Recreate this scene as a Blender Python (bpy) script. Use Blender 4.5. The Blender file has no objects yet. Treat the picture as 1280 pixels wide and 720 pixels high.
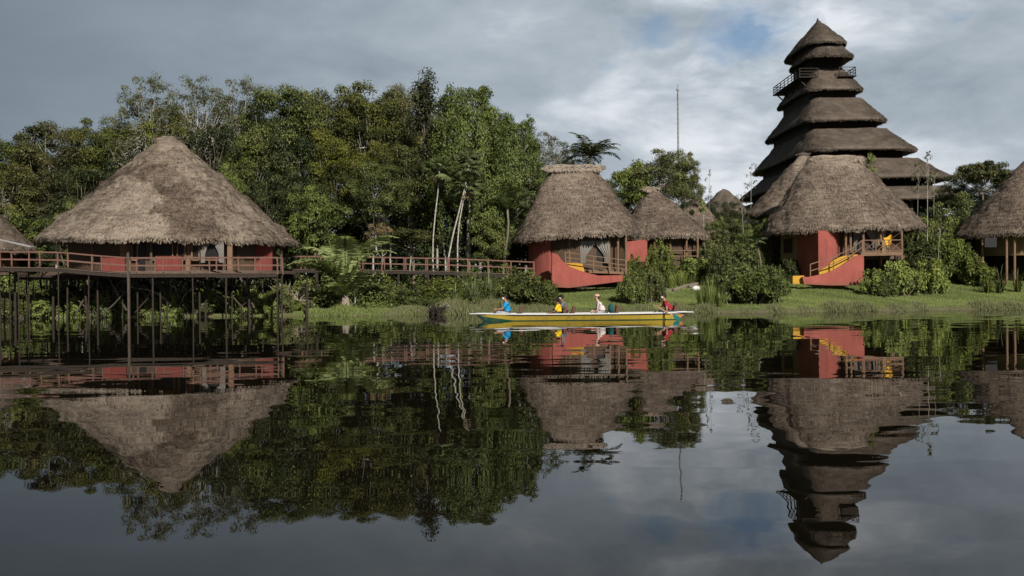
import bpy, bmesh, math, random
import numpy as np
from mathutils import Vector, Matrix, Euler, noise

# ------------------------------------------------------------------ camera, sky, sun, exposure
S = bpy.context.scene
COL = S.collection
F = 1250.0
CAM_Z = 2.2
PITCH, ROLL = math.radians(0.458), math.radians(-0.5)
cam_d = bpy.data.cameras.new("camera"); cam = bpy.data.objects.new("camera", cam_d); COL.objects.link(cam)
CR = Euler((math.radians(90) - PITCH, 0, 0)).to_matrix() @ Matrix.Rotation(ROLL, 3, 'Z')
cam.matrix_world = Matrix.Translation((0, 0, CAM_Z)) @ CR.to_4x4()
cam_d.lens = 36 * F / 1280; cam_d.sensor_width = 36; cam_d.clip_end = 5000; cam_d.clip_start = 0.1
S.camera = cam

SUN_EL, SUN_AZ = math.radians(32.5), math.radians(20)      # azimuth: to the right of straight behind the camera
sun_dir = Vector((math.sin(SUN_AZ) * math.cos(SUN_EL), -math.cos(SUN_AZ) * math.cos(SUN_EL), math.sin(SUN_EL)))
sd = bpy.data.lights.new("sun", 'SUN'); sun = bpy.data.objects.new("sun", sd); COL.objects.link(sun)
sd.energy = 4.9; sd.angle = math.radians(0.6); sd.color = (1.0, 0.93, 0.84)
sun.rotation_euler = sun_dir.to_track_quat('Z', 'Y').to_euler(); sun.location = (0, 0, 60)

S.view_settings.view_transform = 'Standard'; S.view_settings.look = 'None'
S.view_settings.exposure = 0.12; S.view_settings.gamma = 1.0; S.view_settings.use_curve_mapping = False
S.cycles.max_bounces = 6; S.cycles.diffuse_bounces = 2; S.cycles.glossy_bounces = 3
S.cycles.transmission_bounces = 3; S.cycles.transparent_max_bounces = 4
S.cycles.use_denoising = True

def px_dir(px, py):
    return CR @ Vector(((px - 640) / F, (360 - py) / F, -1))
def at(px, py, Y):
    d = px_dir(px, py); s = Y / d.y
    return Vector((s * d.x, Y, CAM_Z + s * d.z))

class NT:
    def __init__(s, tree): s.t = tree; s.n = tree.nodes; s.l = tree.links
    def add(s, kind, **kw):
        n = s.n.new(kind)
        for k, v in kw.items():
            if k.startswith('i_'): n.inputs[k[2:].replace('_', ' ')].default_value = v
            else: setattr(n, k, v)
        return n
    def link(s, a, b): s.l.new(a, b)
    def math(s, op, a, b=None, c=None, clamp=False):
        n = s.n.new('ShaderNodeMath'); n.operation = op; n.use_clamp = clamp
        for i, v in enumerate((a, b, c)):
            if v is None: continue
            if isinstance(v, (int, float)): n.inputs[i].default_value = v
            else: s.l.new(v, n.inputs[i])
        return n.outputs[0]
    def vmath(s, op, a, b=None):
        n = s.n.new('ShaderNodeVectorMath'); n.operation = op
        for i, v in enumerate((a, b)):
            if v is None: continue
            if isinstance(v, (tuple, list, Vector)): n.inputs[i].default_value = v
            else: s.l.new(v, n.inputs[i])
        return n
    def mix(s, fac, a, b, mode='MIX'):
        n = s.n.new('ShaderNodeMix'); n.data_type = 'RGBA'; n.blend_type = mode
        for i, v in ((0, fac), (6, a), (7, b)):
            if isinstance(v, (int, float)): n.inputs[i].default_value = v
            elif isinstance(v, (tuple, list)): n.inputs[i].default_value = (v[0], v[1], v[2], 1)
            else: s.l.new(v, n.inputs[i])
        return n.outputs[2]
    def ramp(s, fac, stops, interp='LINEAR'):
        n = s.n.new('ShaderNodeValToRGB'); n.color_ramp.interpolation = interp
        e = n.color_ramp.elements
        while len(e) > 1: e.remove(e[-1])
        e[0].position = stops[0][0]; c = stops[0][1]; e[0].color = (c, c, c, 1) if isinstance(c, (int, float)) else (*c, 1)
        for p, c in stops[1:]:
            q = e.new(p); q.color = (c, c, c, 1) if isinstance(c, (int, float)) else (*c, 1)
        s.l.new(fac, n.inputs[0]); return n.outputs[0]
    def noise(s, vec, scale, detail=4, rough=0.55, dist=0.0):
        n = s.add('ShaderNodeTexNoise'); n.inputs['Scale'].default_value = scale
        n.inputs['Detail'].default_value = detail; n.inputs['Roughness'].default_value = rough
        n.inputs['Distortion'].default_value = dist
        if vec is not None: s.l.new(vec, n.inputs['Vector'])
        return n

# world: Nishita sky behind broken stratus
W = bpy.data.worlds.new("World"); S.world = W; W.use_nodes = True
w = NT(W.node_tree); bg = w.n['Background']
sky = w.add('ShaderNodeTexSky'); sky.sky_type = 'NISHITA'; sky.sun_disc = False
sky.sun_elevation = SUN_EL; sky.sun_rotation = math.atan2(sun_dir.x, sun_dir.y)
tc = w.add('ShaderNodeTexCoord'); D = tc.outputs['Generated']
sep = w.add('ShaderNodeSeparateXYZ'); w.link(D, sep.inputs[0])
mp = w.add('ShaderNodeMapping'); mp.inputs['Scale'].default_value = (1, 1, 2.3); w.link(D, mp.inputs[0])
nz_big = w.noise(mp.outputs[0], 3.2, 3, 0.5, 0.2).outputs['Fac']
nz = w.noise(mp.outputs[0], 8.0, 8, 0.56, 0.25).outputs['Fac']
nz_f = w.noise(mp.outputs[0], 26.0, 6, 0.6, 0.2).outputs['Fac']
# holes of open blue sky
hole = None
for hx, hy, r, k in ((930, 42, 0.075, 1.0), (818, 34, 0.055, 0.8), (765, 82, 0.022, 0.5), (1195, 20, 0.022, 0.25), (905, 18, 0.03, .6)):
    d = px_dir(hx, hy).normalized()
    dn = w.vmath('SUBTRACT', D, tuple(d))
    dm = w.vmath('MULTIPLY', dn.outputs[0], (1, 1, 1.9))
    ln = w.vmath('LENGTH', dm.outputs[0]).outputs['Value']
    g = w.math('SUBTRACT', 1.0, w.math('DIVIDE', ln, r), clamp=True)
    g = w.math('MULTIPLY', g, k)
    hole = g if hole is None else w.math('MAXIMUM', hole, g)
hb = w.math('ADD', hole, w.math('MULTIPLY', w.math('SUBTRACT', w.math('ADD', w.math('MULTIPLY', nz, .5), w.math('MULTIPLY', nz_f, .5)), 0.5), 2.6))
hole_m = w.ramp(w.math('MULTIPLY', hb, w.math('GREATER_THAN', hole, 0.001)), [(0.18, 0.0), (0.95, .85)])
# cloud brightness: dull grey to the left, brighter to the right and low down, with mottling
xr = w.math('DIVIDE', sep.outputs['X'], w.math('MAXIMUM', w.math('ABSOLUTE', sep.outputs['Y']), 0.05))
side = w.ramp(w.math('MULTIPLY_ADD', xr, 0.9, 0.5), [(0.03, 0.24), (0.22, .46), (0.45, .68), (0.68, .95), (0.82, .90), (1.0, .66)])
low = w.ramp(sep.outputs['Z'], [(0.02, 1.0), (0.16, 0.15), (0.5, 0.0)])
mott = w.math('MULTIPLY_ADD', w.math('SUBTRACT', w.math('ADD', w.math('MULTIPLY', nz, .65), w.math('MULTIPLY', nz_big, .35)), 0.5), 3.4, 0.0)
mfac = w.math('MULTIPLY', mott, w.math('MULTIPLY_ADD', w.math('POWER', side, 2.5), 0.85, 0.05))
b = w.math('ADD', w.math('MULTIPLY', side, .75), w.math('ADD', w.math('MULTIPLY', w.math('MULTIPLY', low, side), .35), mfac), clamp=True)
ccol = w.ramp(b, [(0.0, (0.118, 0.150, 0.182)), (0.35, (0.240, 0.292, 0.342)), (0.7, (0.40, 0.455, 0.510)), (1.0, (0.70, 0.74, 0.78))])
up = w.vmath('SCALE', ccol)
hi = w.math('MULTIPLY', w.ramp(sep.outputs['Z'], [(0.34, 10.0), (0.60, 3.6)]), w.ramp(w.math('MULTIPLY_ADD', sep.outputs['Y'], .5, .5), [(0.35, .62), (0.55, 1.0)]))  # unseen clouds overhead and behind the camera dimmed on purpose to cut fill light
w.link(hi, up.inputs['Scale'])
SKY_ST = 0.10
skyc = w.vmath('MULTIPLY', sky.outputs[0], (0.62, 0.72, 0.80))
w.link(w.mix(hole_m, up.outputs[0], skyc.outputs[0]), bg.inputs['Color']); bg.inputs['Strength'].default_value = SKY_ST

# ------------------------------------------------------------------ materials
MATS = {}
def newmat(name):
    m = bpy.data.materials.new(name); m.use_nodes = True; MATS[name] = m
    t = NT(m.node_tree); return m, t, t.n['Principled BSDF']
def coords(t, kind='Object'):
    return t.add('ShaderNodeTexCoord').outputs[kind]
def mat_leaf(name, dark, light, trans=0.22, rough=0.5, var=0.5):
    m, t, p = newmat(name)
    a = t.add('ShaderNodeAttribute', attribute_name='tone')
    col = t.mix(a.outputs['Fac'], dark, light)
    oi = t.add('ShaderNodeObjectInfo')
    hs = t.add('ShaderNodeHueSaturation')
    t.link(t.math('MULTIPLY_ADD', oi.outputs['Random'], 0.055 * var, 0.5 - 0.036 * var), hs.inputs['Hue'])
    t.link(t.math('MULTIPLY_ADD', t.math('FRACT', t.math('MULTIPLY', oi.outputs['Random'], 7.31)), 0.7 * var, 1 - .35 * var), hs.inputs['Value'])
    t.link(t.math('MULTIPLY_ADD', t.math('FRACT', t.math('MULTIPLY', oi.outputs['Random'], 3.77)), 0.30 * var, 0.84 - .10 * var), hs.inputs['Saturation'])
    t.link(col, hs.inputs['Color'])
    t.link(hs.outputs[0], p.inputs['Base Color']); p.inputs['Roughness'].default_value = rough
    p.inputs['Specular IOR Level'].default_value = 0.22
    tr = t.add('ShaderNodeBsdfTranslucent'); t.link(t.mix(1.0, hs.outputs[0], (1.0, 1.0, 0.45), 'MULTIPLY'), tr.inputs['Color'])
    mx = t.add('ShaderNodeMixShader'); mx.inputs[0].default_value = trans
    t.link(p.outputs[0], mx.inputs[1]); t.link(tr.outputs[0], mx.inputs[2])
    t.link(mx.outputs[0], t.n['Material Output'].inputs['Surface'])
    return m
mat_leaf('leaf_forest', (0.015, 0.024, 0.005), (0.150, 0.170, 0.034), var=.85)
mat_leaf('leaf_sparse', (0.036, 0.046, 0.020), (0.180, 0.190, 0.085), var=.4)
mat_leaf('leaf_vine', (0.020, 0.036, 0.006), (0.165, 0.215, 0.034), var=.3)
mat_leaf('leaf_dark', (0.008, 0.015, 0.004), (0.075, 0.098, 0.024))
mat_leaf('leaf_bush', (0.018, 0.036, 0.006), (0.175, 0.215, 0.038))
mat_leaf('leaf_lime', (0.060, 0.105, 0.014), (0.285, 0.335, 0.055), var=.3)
mat_leaf('leaf_palm', (0.045, 0.075, 0.022), (0.170, 0.210, 0.070), rough=.4, var=.4)
mat_leaf('leaf_coco', (0.120, 0.170, 0.040), (0.380, 0.450, 0.150), rough=.4, var=.2)
mat_leaf('leaf_dry', (0.12, 0.09, 0.045), (0.30, 0.24, 0.12), var=.2)
mat_leaf('leaf_rust', (0.10, 0.085, 0.03), (0.24, 0.17, 0.07), var=.2)
mat_leaf('grass', (0.080, 0.122, 0.018), (0.230, 0.285, 0.052), trans=.3, rough=.6, var=0)
mat_leaf('reed', (0.085, 0.105, 0.030), (0.225, 0.230, 0.092), trans=.3, rough=.6, var=0)

def mat_stucco(name, base, dark, mud):
    m, t, p = newmat(name); g = t.add('ShaderNodeNewGeometry').outputs['Position']
    mp = t.add('ShaderNodeMapping'); mp.inputs['Scale'].default_value = (2.2, 2.2, .35); t.link(g, mp.inputs[0])
    st = t.noise(mp.outputs[0], 1.4, 6, .65).outputs['Fac']; bl = t.noise(g, .8, 5, .6).outputs['Fac']; fn = t.noise(g, 9, 4, .7).outputs['Fac']
    c = t.mix(t.ramp(st, [(.42, 0), (.75, .75)]), base, dark); c = t.mix(t.ramp(bl, [(.5, 0), (.72, .5)]), c, tuple(min(1, x * 1.25 + .02) for x in base))
    z = t.add('ShaderNodeSeparateXYZ'); t.link(g, z.inputs[0])
    h = t.math('ADD', z.outputs['Z'], t.math('MULTIPLY', t.math('SUBTRACT', fn, .5), 1.0))
    c = t.mix(t.ramp(h, [(1.55, .65), (1.0, .65)]) if False else t.math('MULTIPLY', t.math('SUBTRACT', 1.0, t.math('MULTIPLY', t.math('SUBTRACT', h, 1.55), 2.6, clamp=True), clamp=True), .6), c, mud)
    t.link(c, p.inputs['Base Color']); p.inputs['Roughness'].default_value = .92
    bp = t.add('ShaderNodeBump'); bp.inputs['Distance'].default_value = .012; t.link(fn, bp.inputs['Height']); t.link(bp.outputs[0], p.inputs['Normal'])
def mat_thatch(name, dark, mid, light, rowscale=3.2):
    m, t, p = newmat(name)
    a = t.add('ShaderNodeAttribute', attribute_name='tone')
    c = coords(t)
    mp1 = t.add('ShaderNodeMapping'); mp1.inputs['Scale'].default_value = (9, 9, 1.3); t.link(c, mp1.inputs[0])
    n1 = t.noise(mp1.outputs[0], 1.6, 6, 0.7).outputs['Fac']           # straw streaks running down the slope
    mp2 = t.add('ShaderNodeMapping'); mp2.inputs['Scale'].default_value = (.5, .5, rowscale); t.link(c, mp2.inputs[0])
    n2 = t.noise(mp2.outputs[0], 2.0, 5, 0.65, .3).outputs['Fac']      # courses
    n3 = t.noise(c, 0.55, 5, 0.6, .4).outputs['Fac']                   # weathered patches
    n4 = t.noise(c, 14, 3, .6).outputs['Fac']
    v = t.math('ADD', t.math('MULTIPLY', n1, .42), t.math('ADD', t.math('MULTIPLY', n2, .36), t.math('ADD', t.math('MULTIPLY', n3, .32), t.math('MULTIPLY', n4, .36))))
    v = t.math('MULTIPLY_ADD', t.math('SUBTRACT', v, .73), 1.75, .73)
    v = t.math('ADD', v, t.math('MULTIPLY', t.math('SUBTRACT', a.outputs['Fac'], .5), .75))
    col = t.ramp(v, [(0.45, dark), (0.72, mid), (1.02, light)])
    t.link(col, p.inputs['Base Color']); p.inputs['Roughness'].default_value = 0.95
    p.inputs['Specular IOR Level'].default_value = 0.1
    bp = t.add('ShaderNodeBump'); bp.inputs['Strength'].default_value = 0.9; bp.inputs['Distance'].default_value = 0.10
    t.link(t.math('ADD', n1, t.math('ADD', t.math('MULTIPLY', n2, .8), t.math('MULTIPLY', n4, .5))), bp.inputs['Height'])
    t.link(bp.outputs[0], p.inputs['Normal'])
    return m
mat_thatch('thatch', (0.068, 0.050, 0.037), (0.190, 0.150, 0.118), (0.350, 0.295, 0.235))
mat_thatch('thatch_brown', (0.048, 0.036, 0.028), (0.150, 0.116, 0.092), (0.330, 0.272, 0.214))
mat_thatch('thatch_tower', (0.042, 0.034, 0.028), (0.114, 0.092, 0.074), (0.205, 0.172, 0.140), 6.0)

def mat_plain(name, col, rough=0.8, var=0.25, scale=3.0, stretch=(1, 1, 1), bump=0.0, spec=.3, col2=None):
    m, t, p = newmat(name)
    c = coords(t); mp = t.add('ShaderNodeMapping'); mp.inputs['Scale'].default_value = stretch; t.link(c, mp.inputs[0])
    n = t.noise(mp.outputs[0], scale, 6, 0.65, .2).outputs['Fac']
    lo = col2 if col2 else tuple(x * (1 - var) for x in col); hi = tuple(min(1, x * (1 + var)) for x in col)
    t.link(t.ramp(n, [(0.3, lo), (0.7, hi)]), p.inputs['Base Color'])
    p.inputs['Roughness'].default_value = rough; p.inputs['Specular IOR Level'].default_value = spec
    if bump:
        bp = t.add('ShaderNodeBump'); bp.inputs['Strength'].default_value = 0.6; bp.inputs['Distance'].default_value = bump
        t.link(n, bp.inputs['Height']); t.link(bp.outputs[0], p.inputs['Normal'])
    return m
mat_plain('bark', (0.16, 0.135, 0.105), .9, .4, 2, (6, 6, 1), .03)
mat_plain('bark_pale', (0.34, 0.32, 0.28), .85, .3, 2, (4, 4, 1), .02)
mat_plain('bark_white', (0.38, 0.36, 0.31), .8, .5, 3, (4, 4, 2), .01)
mat_plain('wood_dark', (0.036, 0.028, 0.022), .85, .4, 3, (4, 4, 1), .01)
mat_plain('wood_post', (0.085, 0.070, 0.056), .9, .45, 3, (5, 5, 1), .01)
mat_plain('wood_red', (0.165, 0.088, 0.066), .75, .3, 2, (1, 1, 3), .005)
mat_plain('wood_brown', (0.190, 0.115, 0.070), .75, .3, 2, (1, 1, 3), .005)
mat_plain('deck_wood', (0.120, 0.085, 0.065), .85, .35, 3, (1, 6, 1), .01)
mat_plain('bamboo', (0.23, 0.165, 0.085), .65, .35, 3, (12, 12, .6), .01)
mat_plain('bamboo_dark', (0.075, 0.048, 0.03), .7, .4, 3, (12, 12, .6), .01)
mat_stucco('stucco_red', (0.315, 0.080, 0.062), (0.190, 0.052, 0.042), (0.16, 0.085, 0.06))
mat_stucco('stucco_yellow', (0.55, 0.31, 0.035), (0.40, 0.21, 0.03), (0.3, .17, .06))
mat_plain('curtain', (0.21, 0.20, 0.18), .9, .1, 5)
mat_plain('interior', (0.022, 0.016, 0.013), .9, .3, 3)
mat_plain('cloth_yellow', (0.62, 0.34, 0.025), .9, .1, 4)
mat_plain('sheet_metal', (0.36, 0.37, 0.38), .45, .15, 1.5)
mat_plain('mast_metal', (0.30, 0.31, 0.33), .5, .1, 3)
mat_plain('rock', (0.24, 0.22, 0.20), .9, .3, 2, (1, 1, 1), .05)
mat_plain('driftwood', (0.25, 0.215, 0.17), .9, .35, 3, (3, 3, 1), .02)
mat_plain('skin_tan', (0.36, 0.19, 0.12), .6, .08, 6)
mat_plain('skin_brown', (0.22, 0.115, 0.072), .6, .08, 6)
mat_plain('skin_pink', (0.55, 0.33, 0.25), .6, .08, 6)
for nm, c in (('cloth_blue', (0.008, 0.24, 0.50)), ('shirt_yellow', (0.78, 0.52, 0.02)), ('cloth_grey', (0.13, 0.14, 0.16)),
              ('cloth_pale', (0.58, 0.46, 0.42)), ('cloth_maroon', (0.28, 0.018, 0.032)), ('cloth_teal', (0.010, 0.085, 0.08)), ('trouser', (0.05, 0.05, 0.055)), ('trouser_light', (0.32, 0.33, 0.36)),
              ('hair', (0.018, 0.013, 0.011)), ('mask_white', (0.78, 0.78, 0.76)), ('cap_pink', (0.62, 0.36, 0.30)), ('eye_dark', (0.01, 0.01, 0.01)), ('seat_brown', (0.115, 0.055, 0.045))):
    mat_plain(nm, c, .85, .16, 9)
mat_plain('painted_boards', (0.17, 0.040, 0.033), .8, .3, 2, (8, 8, 1), .004)
mat_plain('paint_white', (0.60, 0.61, 0.60), .45, .08, 2)
mat_plain('boat_inside', (0.34, 0.34, 0.32), .7, .2, 3)
mat_plain('paddle_wood', (0.62, 0.42, 0.24), .6, .15, 4, (1, 1, 5))
mat_plain('paddle_teal', (0.010, 0.15, 0.14), .5, .1, 4)
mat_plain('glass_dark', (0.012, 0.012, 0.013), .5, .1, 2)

# hull paint: bands by height, teal bow, orange patch near the stern
m, t, p = newmat('hull_paint'); c = coords(t); sx = t.add('ShaderNodeSeparateXYZ'); t.link(c, sx.inputs[0])
X, Z = sx.outputs['X'], sx.outputs['Z']
n = t.noise(c, 6, 7, .7).outputs['Fac']
zz = t.math('ADD', Z, t.math('MULTIPLY', t.math('MAXIMUM', t.math('MULTIPLY', t.math('ADD', X, 3.7), -1.0), 0.0), -0.13))
band = t.ramp(zz, [(0.0, (0.012, 0.10, 0.055)), (0.165, (0.62, 0.45, 0.06)), (0.39, (0.05, 0.03, 0.02)), (0.435, (0.70, 0.71, 0.70))], 'CONSTANT')
teal = t.math('LESS_THAN', X, t.math('MULTIPLY_ADD', Z, -1.2, -4.85))
bow = t.ramp(Z, [(0.0, (0.008, 0.115, 0.115)), (0.40, (0.70, 0.71, 0.70))], 'CONSTANT')
col = t.mix(teal, band, bow)
org = t.math('MULTIPLY', t.math('GREATER_THAN', X, 5.25), t.math('MULTIPLY', t.math('LESS_THAN', X, 5.6), t.math('LESS_THAN', Z, 0.40)))
col = t.mix(org, col, (0.78, 0.36, 0.15))
st = t.math('MULTIPLY', t.math('GREATER_THAN', X, 5.6), t.math('LESS_THAN', Z, 0.40))
col = t.mix(st, col, (0.08, 0.11, 0.11))
sc_ = t.ramp(t.noise(c, 2.2, 8, .75, .6).outputs['Fac'], [(.52, 0.0), (.66, .65)])
col = t.mix(sc_, col, (0.20, 0.17, 0.12))
t.link(t.mix(t.math('MULTIPLY', n, .5), col, t.mix(1, col, (0.62, 0.6, 0.55), 'MULTIPLY')), p.inputs['Base Color']); p.inputs['Roughness'].default_value = .4

# floral shirt
m, t, p = newmat('cloth_floral'); c = coords(t)
v = t.add('ShaderNodeTexVoronoi'); v.inputs['Scale'].default_value = 11; t.link(c, v.inputs[0])
t.link(t.ramp(v.outputs['Distance'], [(0, (0.50, 0.20, 0.20)), (0.3, (0.62, 0.50, 0.46)), (.55, (0.66, 0.6, 0.57)), (.8, (0.2, .17, .2))]), p.inputs['Base Color']); p.inputs['Roughness'].default_value = .9

# ground
m, t, p = newmat('ground'); g = t.add('ShaderNodeNewGeometry').outputs['Position']
n1 = t.noise(g, .35, 6, .6, .3).outputs['Fac']; n2 = t.noise(g, 5, 5, .7).outputs['Fac']; n3 = t.noise(g, .9, 4, .6).outputs['Fac']
grass = t.mix(n2, (0.070, 0.100, 0.020), (0.165, 0.195, 0.045))
soil = t.mix(n2, (0.075, 0.055, 0.035), (0.17, 0.135, 0.09))
sg = t.add('ShaderNodeSeparateXYZ'); t.link(g, sg.inputs[0])
mud = t.ramp(sg.outputs['Z'], [(0.06, 1.0), (0.30, 0.0)])
f = t.math('MAXIMUM', t.ramp(n1, [(.55, 0), (.72, .8)]), t.math('MULTIPLY', mud, t.ramp(n3, [(.3, .3), (.6, 1)])), clamp=True)
t.link(t.mix(f, grass, soil), p.inputs['Base Color']); p.inputs['Roughness'].default_value = .95
bp = t.add('ShaderNodeBump'); bp.inputs['Distance'].default_value = .08; t.link(n2, bp.inputs['Height']); t.link(bp.outputs[0], p.inputs['Normal'])

# water
m, t, p = newmat('water'); g = t.add('ShaderNodeNewGeometry').outputs['Position']
p.inputs['Base Color'].default_value = (0.006, 0.005, 0.003, 1); p.inputs['Roughness'].default_value = 0.0
p.inputs['IOR'].default_value = 1.333; p.inputs['Specular IOR Level'].default_value = 0.36
mpa = t.add('ShaderNodeMapping'); mpa.inputs['Scale'].default_value = (0.42, 1.25, 1); mpa.inputs['Rotation'].default_value = (0, 0, .12); t.link(g, mpa.inputs[0])
na = t.noise(mpa.outputs[0], 0.9, 1, .4, .3).outputs['Color']
mpb = t.add('ShaderNodeMapping'); mpb.inputs['Scale'].default_value = (0.9, 2.6, 1); mpb.inputs['Rotation'].default_value = (0, 0, -.2); t.link(g, mpb.inputs[0])
nb = t.noise(mpb.outputs[0], 2.2, 3, .5, .2).outputs['Color']
calm = t.noise(g, .055, 3, .5).outputs['Fac']
calm = t.ramp(calm, [(.38, .35), (.62, 1.0)])
va = t.vmath('MULTIPLY', t.vmath('SUBTRACT', na, (.5, .5, .5)).outputs[0], (.020, .038, 0)).outputs[0]
vb = t.vmath('MULTIPLY', t.vmath('SUBTRACT', nb, (.5, .5, .5)).outputs[0], (.003, .0048, 0)).outputs[0]
vs = t.add('ShaderNodeVectorMath'); vs.operation = 'SCALE'; t.link(t.vmath('ADD', va, vb).outputs[0], vs.inputs[0]); t.link(calm, vs.inputs['Scale'])
nn = t.vmath('NORMALIZE', t.vmath('ADD', vs.outputs[0], (0, 0, 1)).outputs[0]).outputs[0]
t.link(nn, p.inputs['Normal'])

# ------------------------------------------------------------------ mesh helpers
rng = np.random.default_rng(7)
random.seed(7)
def tag(o, label=None, cat=None, group=None, kind=None):
    if label: o['label'] = label
    if cat: o['category'] = cat
    if group: o['group'] = group
    if kind: o['kind'] = kind
    return o
def empty(name, loc, label=None, cat=None, group=None):
    o = bpy.data.objects.new(name, None); COL.objects.link(o); o.location = loc; o.empty_display_size = .3
    return tag(o, label, cat, group)
def root_loc(o):
    v = Vector((0, 0, 0))
    while o is not None: v += Vector(o.location); o = o.parent
    return v
def link_mesh(name, me, mats, parent=None):
    if isinstance(mats, str): mats = [mats]
    for mm in mats:
        if MATS[mm].name not in [x.name for x in me.materials if x]: me.materials.append(MATS[mm])
    o = bpy.data.objects.new(name, me); COL.objects.link(o)
    if parent is not None: o.parent = parent
    return o
def np_mesh(name, V, Q, tone=None, smooth=False):
    me = bpy.data.meshes.new(name)
    V = np.asarray(V, np.float32); Q = np.asarray(Q, np.int32); k = Q.shape[1]
    me.vertices.add(len(V)); me.vertices.foreach_set('co', V.ravel())
    me.loops.add(Q.size); me.loops.foreach_set('vertex_index', Q.ravel())
    me.polygons.add(len(Q)); me.polygons.foreach_set('loop_start', np.arange(0, Q.size, k, dtype=np.int32))
    try: me.polygons.foreach_set('loop_total', np.full(len(Q), k, np.int32))
    except Exception: pass
    if smooth: me.polygons.foreach_set('use_smooth', np.ones(len(Q), bool))
    me.update(calc_edges=True)
    if tone is not None:
        a = me.attributes.new('tone', 'FLOAT', 'POINT'); a.data.foreach_set('value', np.asarray(tone, np.float32))
    return me
def nrm(v):
    return v / np.maximum(np.linalg.norm(v, axis=1, keepdims=True), 1e-9)
def leaf_arrays(P, Dr, N, L, Wd, tone, fold=0.0):
    """rhombic leaves: base P, direction Dr, facing N"""
    Dr = nrm(Dr); Sd = nrm(np.cross(Dr, N)); Nn = np.cross(Sd, Dr)
    L = np.asarray(L)[:, None]; Wd = np.asarray(Wd)[:, None]
    a = P; bq = P + Dr * L * .45 + Sd * Wd * .5 - Nn * L * fold; c = P + Dr * L - Nn * L * fold * 1.5; d = P + Dr * L * .45 - Sd * Wd * .5 - Nn * L * fold
    V = np.stack([a, bq, c, d], 1).reshape(-1, 3)
    Q = np.arange(len(P) * 4).reshape(-1, 4)
    return V, Q, np.repeat(tone, 4)
def cat_arrays(parts):
    V, Q, T, o = [], [], [], 0
    for v, q, tt in parts:
        V.append(v); Q.append(q + o); T.append(tt); o += len(v)
    return np.concatenate(V), np.concatenate(Q), np.concatenate(T)

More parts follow.
